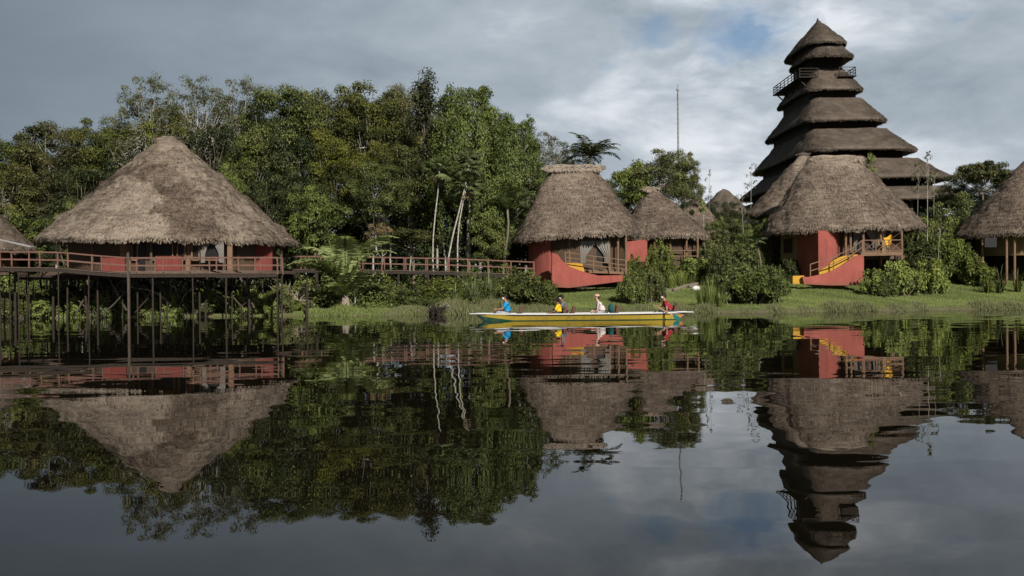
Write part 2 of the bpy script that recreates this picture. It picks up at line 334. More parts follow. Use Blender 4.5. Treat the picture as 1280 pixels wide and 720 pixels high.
class MB:
    def __init__(s): s.v = []; s.f = []; s.m = []
    def quad(s, a, b, c, d, m=0):
        i = len(s.v); s.v += [tuple(a), tuple(b), tuple(c), tuple(d)]; s.f.append((i, i + 1, i + 2, i + 3)); s.m.append(m)
    def box(s, lo, hi, m=0, rot=None, piv=None):
        x0, y0, z0 = lo; x1, y1, z1 = hi
        c = [Vector(q) for q in ((x0, y0, z0), (x1, y0, z0), (x1, y1, z0), (x0, y1, z0), (x0, y0, z1), (x1, y0, z1), (x1, y1, z1), (x0, y1, z1))]
        if rot is not None:
            pv = Vector(piv) if piv is not None else (Vector(lo) + Vector(hi)) / 2
            c = [pv + rot @ (q - pv) for q in c]
        i = len(s.v); s.v += [tuple(q) for q in c]
        for f in ((0, 3, 2, 1), (4, 5, 6, 7), (0, 1, 5, 4), (1, 2, 6, 5), (2, 3, 7, 6), (3, 0, 4, 7)):
            s.f.append(tuple(i + k for k in f)); s.m.append(m)
        return s
    def bar(s, p, q, wd, ht=None, m=0):
        p, q = Vector(p), Vector(q); ht = ht or wd; d = (q - p)
        if d.length < 1e-5: return s
        d.normalize(); up = Vector((0, 0, 1)) if abs(d.z) < .95 else Vector((0, 1, 0))
        sd = d.cross(up).normalized(); up = sd.cross(d)
        i = len(s.v)
        for e in (p, q):
            for a, b in ((-1, -1), (1, -1), (1, 1), (-1, 1)): s.v.append(tuple(e + sd * a * wd / 2 + up * b * ht / 2))
        for f in ((3, 2, 1, 0), (4, 5, 6, 7), (0, 1, 5, 4), (1, 2, 6, 5), (2, 3, 7, 6), (3, 0, 4, 7)):
            s.f.append(tuple(i + k for k in f)); s.m.append(m)
        return s
    def tube(s, pts, rad, seg=6, m=0, cap=True):
        pts = [Vector(p) for p in pts]; i0 = len(s.v); u = None
        if isinstance(rad, (int, float)): rad = [rad] * len(pts)
        for k, p in enumerate(pts):
            d = (pts[min(k + 1, len(pts) - 1)] - pts[max(k - 1, 0)])
            d = d.normalized() if d.length > 1e-9 else Vector((0, 0, 1))
            if u is None: u = d.orthogonal().normalized()
            else:
                u = (u - d * u.dot(d)); u = u.normalized() if u.length > 1e-6 else d.orthogonal().normalized()
            vv = d.cross(u)
            for j in range(seg):
                a = 2 * math.pi * j / seg; s.v.append(tuple(p + (u * math.cos(a) + vv * math.sin(a)) * rad[k]))
        for k in range(len(pts) - 1):
            for j in range(seg):
                a = i0 + k * seg + j; b_ = i0 + k * seg + (j + 1) % seg
                s.f.append((a, b_, b_ + seg, a + seg)); s.m.append(m)
        if cap:
            s.f.append(tuple(i0 + j for j in reversed(range(seg)))); s.m.append(m)
            s.f.append(tuple(i0 + (len(pts) - 1) * seg + j for j in range(seg))); s.m.append(m)
        return s
    def prism(s, poly, y0, y1, m=0):
        """poly in (x,z), extruded y0..y1"""
        i = len(s.v); n = len(poly)
        for y in (y0, y1): s.v += [(x, y, z) for x, z in poly]
        s.f.append(tuple(i + k for k in range(n))); s.m.append(m)
        s.f.append(tuple(i + n + k for k in reversed(range(n)))); s.m.append(m)
        for k in range(n):
            k2 = (k + 1) % n; s.f.append((i + k, i + n + k, i + n + k2, i + k2)); s.m.append(m)
        return s
    def sphere(s, c, r, m=0, seg=10, rings=7, sc=(1, 1, 1), z0=-1.0):
        c = Vector(c); i = len(s.v)
        th0 = math.acos(max(-1, min(1, z0)))
        for a in range(rings + 1):
            th = th0 * a / rings
            for j in range(seg):
                ph = 2 * math.pi * j / seg
                s.v.append((c.x + r * sc[0] * math.sin(th) * math.cos(ph), c.y + r * sc[1] * math.sin(th) * math.sin(ph), c.z + r * sc[2] * math.cos(th)))
        for a in range(rings):
            for j in range(seg):
                p, q = i + a * seg + j, i + a * seg + (j + 1) % seg
                s.f.append((p, p + seg, q + seg, q)); s.m.append(m)
        return s
    def mesh(s, name, smooth=False, off=(0, 0, 0)):
        me = bpy.data.meshes.new(name); o = Vector(off)
        me.from_pydata([(x - o.x, y - o.y, z - o.z) for x, y, z in s.v], [], s.f)
        me.polygons.foreach_set('material_index', s.m)
        if smooth: me.polygons.foreach_set('use_smooth', [True] * len(s.f))
        me.update(); return me
    def build(s, name, mats, parent=None, smooth=False, bevel=0):
        off = root_loc(parent) if parent is not None else (0, 0, 0)
        o = link_mesh(name, s.mesh(name, smooth, off), mats, parent)
        if bevel:
            bv = o.modifiers.new('bevel', 'BEVEL'); bv.width = bevel; bv.segments = 2; bv.limit_method = 'ANGLE'
        return o

# ------------------------------------------------------------------ setting: terrain and water
def sstep(a, b, x): 
    t_ = np.clip((x - a) / (b - a), 0, 1); return t_ * t_ * (3 - 2 * t_)
def shore(x):
    return 64.5 + 0.35 * sstep(-4, -14, x) + 0.9 * np.sin(x * .23 + 1) + .45 * np.sin(x * .71) - 0.6 * np.sin(x * .09) * sstep(-20, -8, x)
def terr(x, y):
    x = np.asarray(x, float); y = np.asarray(y, float)
    s_ = y - shore(x)
    bank = -1.2 + 1.42 * sstep(-3, 0.9, s_)
    lawn = 1.55 * sstep(1, 17, s_)
    left = 0.75 * sstep(1, 24, s_)
    k = sstep(-6, 2, x)
    h = bank + left * (1 - k) + lawn * k
    h = h + k * 1.6 * sstep(18, 60, s_)
    h = h + 0.05 * np.sin(x * .9) * np.sin(y * .7) * sstep(0, 6, s_)
    h = h + 14 * sstep(250, 900, y) * (0.6 + .4 * np.sin(x * .004))
    return h
def tz(x, y): return float(terr(x, y))
xs = np.concatenate([np.linspace(-900, -95, 24), np.linspace(-90, 90, 241), np.linspace(95, 900, 24)])
ys = np.concatenate([np.linspace(50, 62, 5), np.linspace(62.4, 100, 118), np.linspace(102, 180, 30), np.linspace(190, 1500, 24)])
GX, GY = np.meshgrid(xs, ys); GZ = terr(GX, GY)
nx = len(xs); idx = np.arange(len(xs) * len(ys)).reshape(len(ys), nx)
Q = np.stack([idx[:-1, :-1].ravel(), idx[:-1, 1:].ravel(), idx[1:, 1:].ravel(), idx[1:, :-1].ravel()], 1)
o = link_mesh('ground', np_mesh('ground', np.stack([GX.ravel(), GY.ravel(), GZ.ravel()], 1), Q, smooth=True), 'ground'); tag(o, kind='structure')
wm = MB(); wm.quad((-900, -300, 0), (900, -300, 0), (900, 72, 0), (-900, 72, 0)); tag(wm.build('water', 'water'), kind='structure')
# the river runs on a bed; the ground continues under it
bm_ = MB(); bm_.quad((-900, -300, -1.2), (900, -300, -1.2), (900, 50.0, -1.2), (-900, 50.0, -1.2)); tag(bm_.build('river_bed', 'ground'), kind='structure')

# ------------------------------------------------------------------ plant generators (local coordinates, base at z=0)
def sph(n):
    v = rng.normal(size=(n, 3)); return nrm(v)
def clump(c, r, n, L, flat=.6, tone=.5, droop=.25, aspect=.55, shell=.55):
    d = sph(n); d[:, 2] = np.where(rng.random(n) < .7, np.abs(d[:, 2]), d[:, 2])
    rad = r * (shell + (1 - shell) * rng.random(n)[:, None]) * (0.8 + .45 * rng.random((n, 1)))
    P = np.asarray(c) + d * rad * np.array([1, 1, flat])
    N = nrm(d * .7 + np.array([0, 0, .8]) + rng.normal(size=(n, 3)) * .33)
    Dr = nrm(np.cross(N, rng.normal(size=(n, 3)))) + np.array([0, 0, -droop])
    ln = L * (.6 + .8 * rng.random(n))
    tn = np.clip(tone + rng.normal(size=n) * .20, 0, 1)
    return leaf_arrays(P, Dr, N, ln, ln * aspect, tn, .08)
def limb_pts(p, q, n=4, sag=.0, wob=.1):
    p, q = Vector(p), Vector(q); L = (q - p).length
    out = []
    for k in range(n + 1):
        t_ = k / n; v = p.lerp(q, t_)
        v.z += -sag * L * math.sin(math.pi * t_)
        if 0 < k < n: v += Vector((random.gauss(0, wob), random.gauss(0, wob), random.gauss(0, wob * .5))) * L * .5
        out.append(v)
    return out
def tree_kind(H, th, R, nc, nl, L, rc=(.22, .34), flat=.55, lean=0., tone=(.25, .75), top=1.0, lower=-.35, trunk_r=.16, dark_in=True, droop=.25):
    """returns (trunk mesh, crown mesh)"""
    tb = MB(); cz = (H + th) / 2; hh = (H - th) / 2
    base = Vector((0, 0, -.5)); mid = Vector((random.gauss(0, .2), random.gauss(0, .2), th * .55)); fork = Vector((lean * .5 + random.gauss(0, .25), random.gauss(0, .25), th + hh * .25)); tip = Vector((lean, 0, H - hh * .45))
    tb.tube([base, mid * .5 + Vector((0, 0, 0)), mid, fork, (fork + tip) / 2 + Vector((random.gauss(0, .3), 0, 0)), tip], [trunk_r * 1.4, trunk_r * 1.1, trunk_r, trunk_r * .75, trunk_r * .5, trunk_r * .15], 7)
    parts = []
    for i in range(nc):
        for _ in range(20):
            d = sph(1)[0]
            if d[2] > lower: break
        q = .35 + .65 * random.random() ** .6
        c = np.array([d[0] * R * q + lean * max(0, d[2]), d[1] * R * q, cz + d[2] * hh * q * (top if d[2] > 0 else 1)])
        r = R * random.uniform(*rc)
        tn = random.uniform(*tone)
        parts.append(clump(c, r, int(nl * random.uniform(.7, 1.3)), L, flat, tn, droop))
        if random.random() < .62:
            a = random.uniform(.25, 1)
            s0 = mid.lerp(fork, a) if c[2] < fork.z else fork.lerp(tip, random.uniform(0, .8))
            pts = limb_pts(s0, Vector(c), 4, .08, .06)
            r0 = trunk_r * random.uniform(.28, .5); tb.tube(pts, [r0, r0 * .8, r0 * .55, r0 * .35, r0 * .15], 5)
    V, Qd, T = cat_arrays(parts)
    return tb.mesh('trunk', True), np_mesh('crown', V, Qd, T)
def vine_kind(H, R):
    tb = MB(); tb.tube([(0, 0, -.5), (.2, 0, H * .5), (0, .1, H * .9)], [.25, .2, .05], 7)
    for k in range(14):
        a = random.uniform(0, 6.28); z = random.uniform(.35, .85) * H
        tb.tube(limb_pts((.1, 0, z * .8), (R * .8 * math.cos(a), R * .8 * math.sin(a), z + .6), 3, 0, .08), [.08, .06, .04, .02], 5)
    parts = []
    for i in range(330):
        a = random.uniform(0, 6.28); u = random.random()
        rr = R * (0.25 + .8 * math.sqrt(u)) ; zt = H * (1 - .62 * u ** 1.3) + random.gauss(0, .35)
        ln = random.uniform(.8, 3.6); n = int(44 * ln)
        tt = rng.random(n)
        x0, y0 = rr * math.cos(a), rr * math.sin(a)
        P = np.stack([x0 + .20 * rng.normal(size=n) + .1 * np.sin(tt * 9 + a), y0 + .20 * rng.normal(size=n), zt - tt * ln], 1)
        out = np.array([math.cos(a), math.sin(a), .25]); N = nrm(out + rng.normal(size=(n, 3)) * .5)
        Dr = np.array([0, 0, -1]) + rng.normal(size=(n, 3)) * .55
        L = .19 * (.6 + .7 * rng.random(n)); tn = np.clip(random.uniform(.15, .9) + rng.normal(size=n) * .18, 0, 1)
        parts.append(leaf_arrays(P, Dr, N, L, L * .62, tn, .06))
        if i % 3 == 0: parts.append(clump((x0, y0, zt), random.uniform(.5, .9), 190, .18, .6, random.uniform(.3, .8)))
    V, Qd, T = cat_arrays(parts); return tb.mesh('trunk', True), np_mesh('crown', V, Qd, T)
def feather_fronds(top, n, Lf, droop, lift=(.1, 1.1), leaf=.55, spread=.9, mb=None, az=None, tone=.5, nseg=34, wd=.055):
    parts = []
    for i in range(n):
        a = az[i] if az else 2 * math.pi * (i + random.random() * .6) / n
        el = random.uniform(*lift); l = Lf * random.uniform(.8, 1.1)
        pts = []; p = Vector(top); ang = el
        st = l / 10
        for k in range(11):
            pts.append(p.copy()); p = p + Vector((math.cos(a) * math.cos(ang), math.sin(a) * math.cos(ang), math.sin(ang))) * st
            ang -= droop * (.35 + k / 9) / 10 * 2
        if mb: mb.tube(pts, [.045 * (1 - k / 11) + .008 for k in range(11)], 4, cap=False)
        pa = np.array(pts); tt = np.repeat(np.linspace(.10, 1, nseg), 2); sgn = np.tile([1, -1], nseg)
        f = tt * 10; i0 = np.minimum(f.astype(int), 9); fr = (f - i0)[:, None]
        P = pa[i0] * (1 - fr) + pa[i0 + 1] * fr; Tg = nrm(pa[i0 + 1] - pa[i0])
        side = np.array([-math.sin(a), math.cos(a), 0.])
        Dr = side * sgn[:, None] * spread + Tg * .55 + np.array([0, 0, -.45]) + rng.normal(size=P.shape) * .10
        N = nrm(np.cross(Dr, Tg) * sgn[:, None]) 
        L = leaf * np.sin(np.clip(tt * 1.05, 0, 1) * math.pi * .86 + .25) * (.85 + .3 * rng.random(len(tt)))
        parts.append(leaf_arrays(P, Dr, N, np.abs(L) + .08, np.full(len(tt), wd), np.clip(tone + random.gauss(0, .12) + rng.normal(size=len(tt)) * .1, 0, 1), .12))
    return cat_arrays(parts)
def fan_fronds(top, n, pet, rad, lift=(-.5, 1.2), tone=.5, mb=None):
    parts = []
    for i in range(n):
        a = 2 * math.pi * (i + random.random() * .7) / n; el = random.uniform(*lift)
        d = np.array([math.cos(a) * math.cos(el), math.sin(a) * math.cos(el), math.sin(el)])
        c = np.array(top) + d * pet * random.uniform(.7, 1.1)
        if mb: mb.tube([top, tuple(c)], [.02, .012], 4)
        side = np.array([-math.sin(a), math.cos(a), 0.]); k = 16
        th = np.linspace(-1.5, 1.5, k)[:, None]
        Dr = d * np.cos(th) + side * np.sin(th) + np.array([0, 0, -.25]) + rng.normal(size=(k, 3)) * .06
        N = np.tile(np.cross(d, side), (k, 1))
        L = rad * (.75 + .35 * rng.random(k))
        parts.append(leaf_arrays(np.tile(c, (k, 1)), Dr, N, L, np.full(k, rad * .17), np.clip(tone + random.gauss(0, .15) + rng.normal(size=k) * .08, 0, 1), .15))
    return cat_arrays(parts)
def shrub_kind(R, H, nc, nl, L, tone=(.25, .8), aspect=.5, up=0.0):
    parts = []; sb = MB()
    for i in range(nc):
        a = random.uniform(0, 6.28); q = math.sqrt(random.random()); z = H * (.18 + .72 * random.random() * math.sqrt(max(.05, 1 - q * q * .8)))
        c = (R * q * math.cos(a) * .85, R * q * math.sin(a) * .85, z)
        parts.append(clump(c, min(R, H) * random.uniform(.18, .32), nl, L, .7, random.uniform(*tone), .1 - up, aspect))
        if i % 3 == 0: sb.tube(limb_pts((c[0] * .15, c[1] * .15, -.1), c, 3, 0, .05), [.03, .024, .018, .008], 4, cap=False)
    for i in range(nc // 2):
        a = random.uniform(0, 6.28); q = random.uniform(.3, 1.0); z = H * (1.02 - .45 * q * q) * random.uniform(.82, 1.12)
        c = (R * q * math.cos(a) * .95, R * q * math.sin(a) * .95, z)
        parts.append(clump(c, min(R, H) * random.uniform(.06, .14), nl // 4, L, 1.1, random.uniform(.4, 1), -.3, aspect))
        sb.tube(limb_pts((c[0] * .5, c[1] * .5, z * .5), c, 3, 0, .05), [.014, .012, .009, .004], 4, cap=False)
    V, Qd, T = cat_arrays(parts); return sb.mesh('stem', True), np_mesh('foliage', V, Qd, T)
def blade_kind(n, H, wd, spread=.5, curve=.5, tone=.5, R=.3):
    """strap-leaved tussock; each leaf is three quads long"""
    a = rng.random(n) * 6.28; el = 1.45 - spread * rng.random(n) * 1.1; L = H * (.6 + .5 * rng.random(n))
    base = np.stack([np.cos(a) * rng.random(n) * R, np.sin(a) * rng.random(n) * R, np.zeros(n)], 1)
    Vs = []; p = base; segs = 4; side = np.stack([-np.sin(a), np.cos(a), np.zeros(n)], 1)
    for k in range(segs + 1):
        w_ = wd * (1, .95, .8, .5, .05)[k]
        Vs.append(p - side * w_ / 2); Vs.append(p + side * w_ / 2)
        p = p + np.stack([np.cos(a) * np.cos(el), np.sin(a) * np.cos(el), np.sin(el)], 1) * (L / segs)[:, None]; el = el - curve * (.4 + .6 * rng.random(n))
    V = np.stack(Vs, 1); m_ = V.shape[1]; o_ = np.arange(n)[:, None] * m_
    Qd = np.concatenate([np.stack([o_ + 2 * k, o_ + 2 * k + 1, o_ + 2 * k + 3, o_ + 2 * k + 2], 2).reshape(-1, 4) for k in range(segs)])
    return V.reshape(-1, 3), Qd, np.repeat(np.clip(tone + rng.normal(size=n) * .2, 0, 1), m_)

# ------------------------------------------------------------------ thatched roofs
def super_pt(a, b, n, ang):
    c, s_ = np.cos(ang), np.sin(ang); e = 2.0 / n
    return a * np.sign(c) * np.abs(c) ** e, b * np.sign(s_) * np.abs(s_) ** e
def thatch(parent, name, cx, cy, a, b, zE, ta, tb, zT, mat='thatch', n=2.3, p=1.15, tilt=0.0, thick=.26, straws=9000, fringe=1800, rows=26, seg=144, lump=.07, tone_fn=None, seed=0, inner=.72, base_tone=.5, straw_l=.34, tdx=0.0):
    ang = np.linspace(0, 2 * math.pi, seg, endpoint=False)
    def ring(t_, aa=None):
        f = t_ ** p; A = a + (ta - a) * f; B = b + (tb - b) * f
        nn_ = n + (2.0 - n) * t_ * .5 if n < 4 else n
        x, y = super_pt(A, B, nn_, ang if aa is None else aa)
        return x, y, zE + (zT - zE) * t_ + tilt * x * (1 - t_) , t_
    V = []; 
    for r in range(rows + 1):
        t_ = r / rows; x, y, z, _ = ring(t_)
        sag = -0.12 * np.exp(-t_ * 12)
        V.append(np.stack([cx + x + tdx * t_, cy + y, z + sag], 1))
    V = np.array(V)
    for r in range(rows + 1):
        for j in range(seg):
            q = Vector(V[r, j]); k = lump * noise.noise(q * .9 + Vector((seed, 0, 0))) * 1.6 + lump * .8 * noise.noise(q * 2.7)
            V[r, j, 0] += k * math.cos(ang[j]); V[r, j, 1] += k * math.sin(ang[j]); V[r, j, 2] += k * .9
            if r == 0: V[r, j, 2] += (.07 if lump < .065 else .12) * noise.noise(Vector((j * .5, seed, 0))) + (.06 if lump < .065 else .12) * noise.noise(Vector((j * .17, seed, 3)))
    top = V[rows].mean(0); top[2] += .05
    low = V[0].copy(); low[:, 2] -= thick; low[:, 0] = cx + (low[:, 0] - cx) * .985; low[:, 1] = cy + (low[:, 1] - cy) * .985
    xi, yi = super_pt(a * inner, b * inner, n, ang)
    inn = np.stack([cx + xi, cy + yi, np.full(seg, zE - thick + (zT - zE) * (1 - inner) * .75)], 1)
    allv = np.concatenate([inn, low, V.reshape(-1, 3), top[None]])
    nr = rows + 3; Qs = []
    for r in range(nr - 1):
        j = np.arange(seg); j2 = (j + 1) % seg
        Qs.append(np.stack([r * seg + j, r * seg + j2, (r + 1) * seg + j2, (r + 1) * seg + j], 1))
    j = np.arange(0, seg, 1); ti = nr * seg
    Qs.append(np.stack([(nr - 1) * seg + j, (nr - 1) * seg + (j + 1) % seg, np.full(seg, ti), np.full(seg, ti)], 1)[:, [0, 1, 2, 2]])
    fl = [tuple(int(v_) for v_ in q_) for q_ in np.concatenate(Qs[:-1])] + [(int(q_[0]), int(q_[1]), int(q_[2])) for q_ in Qs[-1]]
    if tone_fn is None: tone_fn = lambda P: np.full(len(P), base_tone)
    # straw sheets over the surface and hanging at the eave
    ns = int(straws * 1.5); aa = rng.random(ns) * 2 * math.pi; tt = 1 - np.sqrt(1 - rng.random(ns) * .985)
    ja = aa / (2 * math.pi) * seg; i0 = ja.astype(int) % seg; fr = (ja - ja.astype(int))[:, None]; rr = tt * rows; r0 = np.minimum(rr.astype(int), rows - 1); fz = (rr - r0)[:, None]
    def lerp2(ri): return V[ri, i0] * (1 - fr) + V[ri, (i0 + 1) % seg] * fr
    P = lerp2(r0) * (1 - fz) + lerp2(r0 + 1) * fz
    dn = nrm(V[r0, i0] - V[r0 + 1, i0]); tg = nrm(V[r0, (i0 + 1) % seg] - V[r0, i0] + 1e-6); N = np.cross(tg, dn); N = np.where(N[:, 2:3] < 0, -N, N)
    N = nrm(N + 1e-6)
    Dr = dn + tg * rng.normal(size=(ns, 1)) * .22 + N * (rng.random((ns, 1)) * .13)
    L = straw_l * (.5 + .8 * rng.random(ns)); Wd = .022 + .03 * rng.random(ns)
    s1 = leaf_arrays(P + N * (.0 + .03 * rng.random((ns, 1))), Dr, N, L, Wd, np.clip(tone_fn(P) + rng.normal(size=ns) * .11, -.1, 1.2), 0)
    nf = fringe; i1 = rng.integers(0, seg, nf); fr = rng.random((nf, 1)); f2 = rng.random((nf, 1))
    P = (V[0, i1] * (1 - fr) + V[0, (i1 + 1) % seg] * fr) * f2 + (low[i1] * (1 - fr) + low[(i1 + 1) % seg] * fr) * (1 - f2)
    out = nrm(np.stack([P[:, 0] - cx, P[:, 1] - cy, np.zeros(nf)], 1))
    Dr = out * (.35 + .5 * rng.random((nf, 1))) + np.array([0, 0, -1]) + rng.normal(size=(nf, 3)) * .22
    L = .19 * (.5 + 1.0 * rng.random(nf))
    s2 = leaf_arrays(P, Dr, out, L, .03 + .04 * rng.random(nf), np.clip(tone_fn(P) + .22 + rng.normal(size=nf) * .18, 0, 1.2), 0)
    sv, sq, st_ = cat_arrays([s1, s2])
    off = np.array(root_loc(parent))
    me = bpy.data.meshes.new(name)
    nb_ = len(allv); fl += [tuple(int(v_) for v_ in (q_ + nb_)) for q_ in sq]
    tone = np.concatenate([tone_fn(allv) , st_]); 
    # the cut butt of the thatch at the eave is paler
    tone[seg:2 * seg] += .10; tone[2 * seg:3 * seg] += .22; tone[3 * seg:4 * seg] += .06
    me.from_pydata([tuple(v_) for v_ in (np.concatenate([allv, sv]) - off)], [], fl)
    sm = np.zeros(len(fl), bool); sm[:len(fl) - len(sq)] = True; me.polygons.foreach_set('use_smooth', sm)
    at_ = me.attributes.new('tone', 'FLOAT', 'POINT'); at_.data.foreach_set('value', tone.astype(np.float32)); me.update()
    return link_mesh(name, me, mat, parent)
def ridge_cap(parent, cx, cy, z, hl, r=.38, n=1500, mat='thatch', flare=.35, tone=.85, along=1.0):
    """bundle of straw laid over the ridge, with ragged ends"""
    x = (rng.random(n) * 2 - 1) * hl; th = rng.random(n) * math.pi; off = np.array(root_loc(parent))
    P = np.stack([cx + x, cy + r * np.cos(th) * .8, z - .1 + r * np.sin(th) * .65], 1)
    N = np.stack([np.zeros(n), np.cos(th), np.sin(th) + .1], 1); s_ = np.where(rng.random(n) < .5, 1, -1)
    mixk = (rng.random(n) < .65)[:, None]
    Dr = np.where(mixk, np.stack([s_, rng.normal(size=n) * .2, rng.normal(size=n) * .16], 1), np.stack([rng.normal(size=n) * .25, np.cos(th) * 1.2, -.9 * np.ones(n)], 1))
    e1 = leaf_arrays(P, Dr, N, .35 + .35 * rng.random(n), .06 + .05 * rng.random(n), np.clip(tone + rng.normal(size=n) * .15, 0, 1.2), 0)
    V, Qd, T = cat_arrays([e1]); 
    core = MB(); core.tube([(cx - hl, cy, z), (cx - hl * .5, cy, z + .04), (cx, cy, z), (cx + hl * .5, cy, z + .03), (cx + hl, cy, z)], [r * .6, r * .75, r * .7, r * .75, r * .6], 10)
    Vc = np.array(core.v); nb_ = len(V)
    me = bpy.data.meshes.new('ridge_cap')
    me.from_pydata([tuple(q) for q in (np.concatenate([V, Vc]) - off)], [], [tuple(int(k) for k in q) for q in Qd] + [tuple(k + nb_ for k in f_) for f_ in core.f])
    a_ = me.attributes.new('tone', 'FLOAT', 'POINT'); a_.data.foreach_set('value', np.concatenate([T, np.full(len(Vc), tone)]).astype(np.float32))
    return link_mesh('ridge_cap', me, mat, parent)
def arc_wall(parent, name, cx, cy, a, b, a0, a1, z0, z1, mat, th=.18, n=2.3, steps=None, top_fn=None):
    """curved wall; angles in degrees, -90 faces the camera"""
    k = steps or max(2, int(abs(a1 - a0) / 5)); m_ = MB(); i = 0
    an = np.radians(np.linspace(a0, a1, k + 1)); xo, yo = super_pt(a, b, n, an); xi, yi = super_pt(a - th, b - th, n, an)
    for j in range(k + 1):
        zt = z1 if top_fn is None else top_fn(j / k)
        m_.v += [(cx + xo[j], cy + yo[j], z0), (cx + xo[j], cy + yo[j], zt), (cx + xi[j], cy + yi[j], zt), (cx + xi[j], cy + yi[j], z0)]
    for j in range(k):
        q = j * 4
        for c_ in range(4): m_.f.append((q + c_, q + (c_ + 1) % 4, q + 4 + (c_ + 1) % 4, q + 4 + c_)); m_.m.append(0)
    m_.f += [(3, 2, 1, 0), (k * 4, k * 4 + 1, k * 4 + 2, k * 4 + 3)]; m_.m += [0, 0]
    return m_.build(name, mat, parent)
def disc(parent, name, cx, cy, a, b, z0, z1, mat, n=2.3, seg=48):
    m_ = MB(); an = np.linspace(0, 2 * math.pi, seg, endpoint=False); x, y = super_pt(a, b, n, an)
    m_.v = [(cx + x[j], cy + y[j], z) for z in (z0, z1) for j in range(seg)]
    m_.f = [tuple(reversed(range(seg))), tuple(seg + j for j in range(seg))] + [(j, (j + 1) % seg, seg + (j + 1) % seg, seg + j) for j in range(seg)]
    m_.m = [0] * len(m_.f); return m_.build(name, mat, parent)
def pprism(parent, name, poly, Y, th, mat, **kw):
    m_ = MB(); m_.prism([(q.x, q.z) for q in (at(x, y, Y) for x, y in reversed(poly))], Y, Y + th); return m_.build(name, mat, parent, **kw)
def curtain(parent, x0, x1, y, z0, z1, tie=.45, side=1):
    """hanging cloth gathered to one side"""
    m_ = MB(); nu, nv = 26, 10
    for layer in (0, .012):
        for v_ in range(nv + 1):
            f = v_ / nv; z = z1 + (z0 - z1) * f; wf = 1 - tie * math.sin(min(1, f * 1.25) * math.pi / 2) ** 2
            for u in range(nu + 1):
                g_ = u / nu; xx = (x0 + (x1 - x0) * g_ * wf) if side > 0 else (x1 - (x1 - x0) * g_ * wf)
                m_.v.append((xx, y + .05 * math.sin(g_ * 30) + layer, z))
    off = (nu + 1) * (nv + 1)
    for v_ in range(nv):
        for u in range(nu):
            q = v_ * (nu + 1) + u; m_.f.append((q, q + 1, q + nu + 2, q + nu + 1)); m_.f.append((q + off + nu + 1, q + off + nu + 2, q + off + 1, q + off)); m_.m += [0, 0]
    return m_.build('curtain', 'curtain', parent, smooth=True)
def railing(parent, pts, h=.95, sp=1.4, mat='wood_red', mids=(.5,), w_=.07, cross=False, foot=False, pname='railing_post'):
    """pts: deck-level points; each post its own part"""
    pts = [Vector(q) for q in pts]; up = Vector((0, 0, h)); mb_ = MB()
    for a_, b_ in zip(pts, pts[1:]): mb_.bar(a_ + up, b_ + up, w_ * 1.5, w_ * .9)
    mb_.build('handrail', mat, parent)
    for f in mids:
        mb_ = MB()
        for a_, b_ in zip(pts, pts[1:]): mb_.bar(a_ + up * f, b_ + up * f, w_ * .6, w_)
        mb_.build('middle_rail', mat, parent)
    cm = MB()
    for si, (a_, b_) in enumerate(zip(pts, pts[1:])):
        L = (b_ - a_).length; k = max(1, round(L / sp))
        for j in range(k + (si == len(pts) - 2)):
            q = a_.lerp(b_, j / k); pb = MB(); jx = random.gauss(0, .012)
            pb.bar(q + Vector((0, 0, -.12)), q + up * random.uniform(.98, 1.03) + Vector((jx, 0, 0)), w_ * 1.05); pb.build(pname, mat, parent)
        if cross:
            for j in range(k):
                q, r_ = a_.lerp(b_, j / k), a_.lerp(b_, (j + 1) / k); cm.bar(q + up * .08, r_ + up * .92, w_ * .55); cm.bar(q + up * .92 + Vector((0, .05, 0)), r_ + up * .08 + Vector((0, .05, 0)), w_ * .55)
    if cross: cm.build('cross_brace', mat, parent)

# ------------------------------------------------------------------ the tiered lookout tower
TC = 143.0; TX = 42.7
tower = empty('thatched_tower', (TX, TC, tz(TX, TC)), 'tiered lookout tower with seven stacked thatch roofs and a railed balcony near its top', 'tower')
tiers = [(3.05, 7.1, 34.5, .12, .5, 38.8), (3.4, 5.9, 32.5, 2.2, 4.4, 33.9), (4.0, 8.3, 27.8, 2.1, 5.2, 31.0), (5.75, 11.4, 23.2, 3.5, 7.5, 26.5),
         (7.5, 16.0, 18.7, 5.3, 10.7, 21.9), (10.0, 19.0, 14.8, 7.1, 15.2, 17.4), (10.7, 21.0, 12.0, 9.7, 18.3, 13.5)]
for i, (hw, hd, ze, ta, tb, zt) in enumerate(tiers):
    cyo = TC - (1.9 if i == 1 else 0)
    cx = TX + (.75, 1.0, 1.2, 1.75, 2.4, 3.3, 3.6)[i]
    thatch(tower, 'thatch_roof', cx, cyo, hw, hd, ze, ta, tb, zt, mat='thatch_tower', n=9 if i > 1 else 4.0, p=.92 if i else 1.0, thick=.30, straws=5200 if i < 6 else 3000, fringe=2600, rows=14, seg=160, lump=.06, seed=i * 5, inner=.72, base_tone=.45, straw_l=.42, tdx=.5 if i == 0 else 0)
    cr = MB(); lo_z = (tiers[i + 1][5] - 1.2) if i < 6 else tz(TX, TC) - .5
    wx, wy = min(ta2 := (tiers[i + 1][3] if i < 6 else 8.0), hw * .85), min((tiers[i + 1][4] if i < 6 else 15.5), hd * .85); cr.box((cx - wx * .93, TC - wy * .93, lo_z), (cx + wx * .93, TC + wy * .93, ze + .9)); cr.build('wall', 'interior', tower)  # near-black core: the shade under each eave is put into its colour
ap = MB(); ap.tube([(TX + 1.2, TC, 38.3), (TX + 1.25, TC, 39.2)], [.3, .06], 7); ap.build('finial', 'wood_dark', tower)
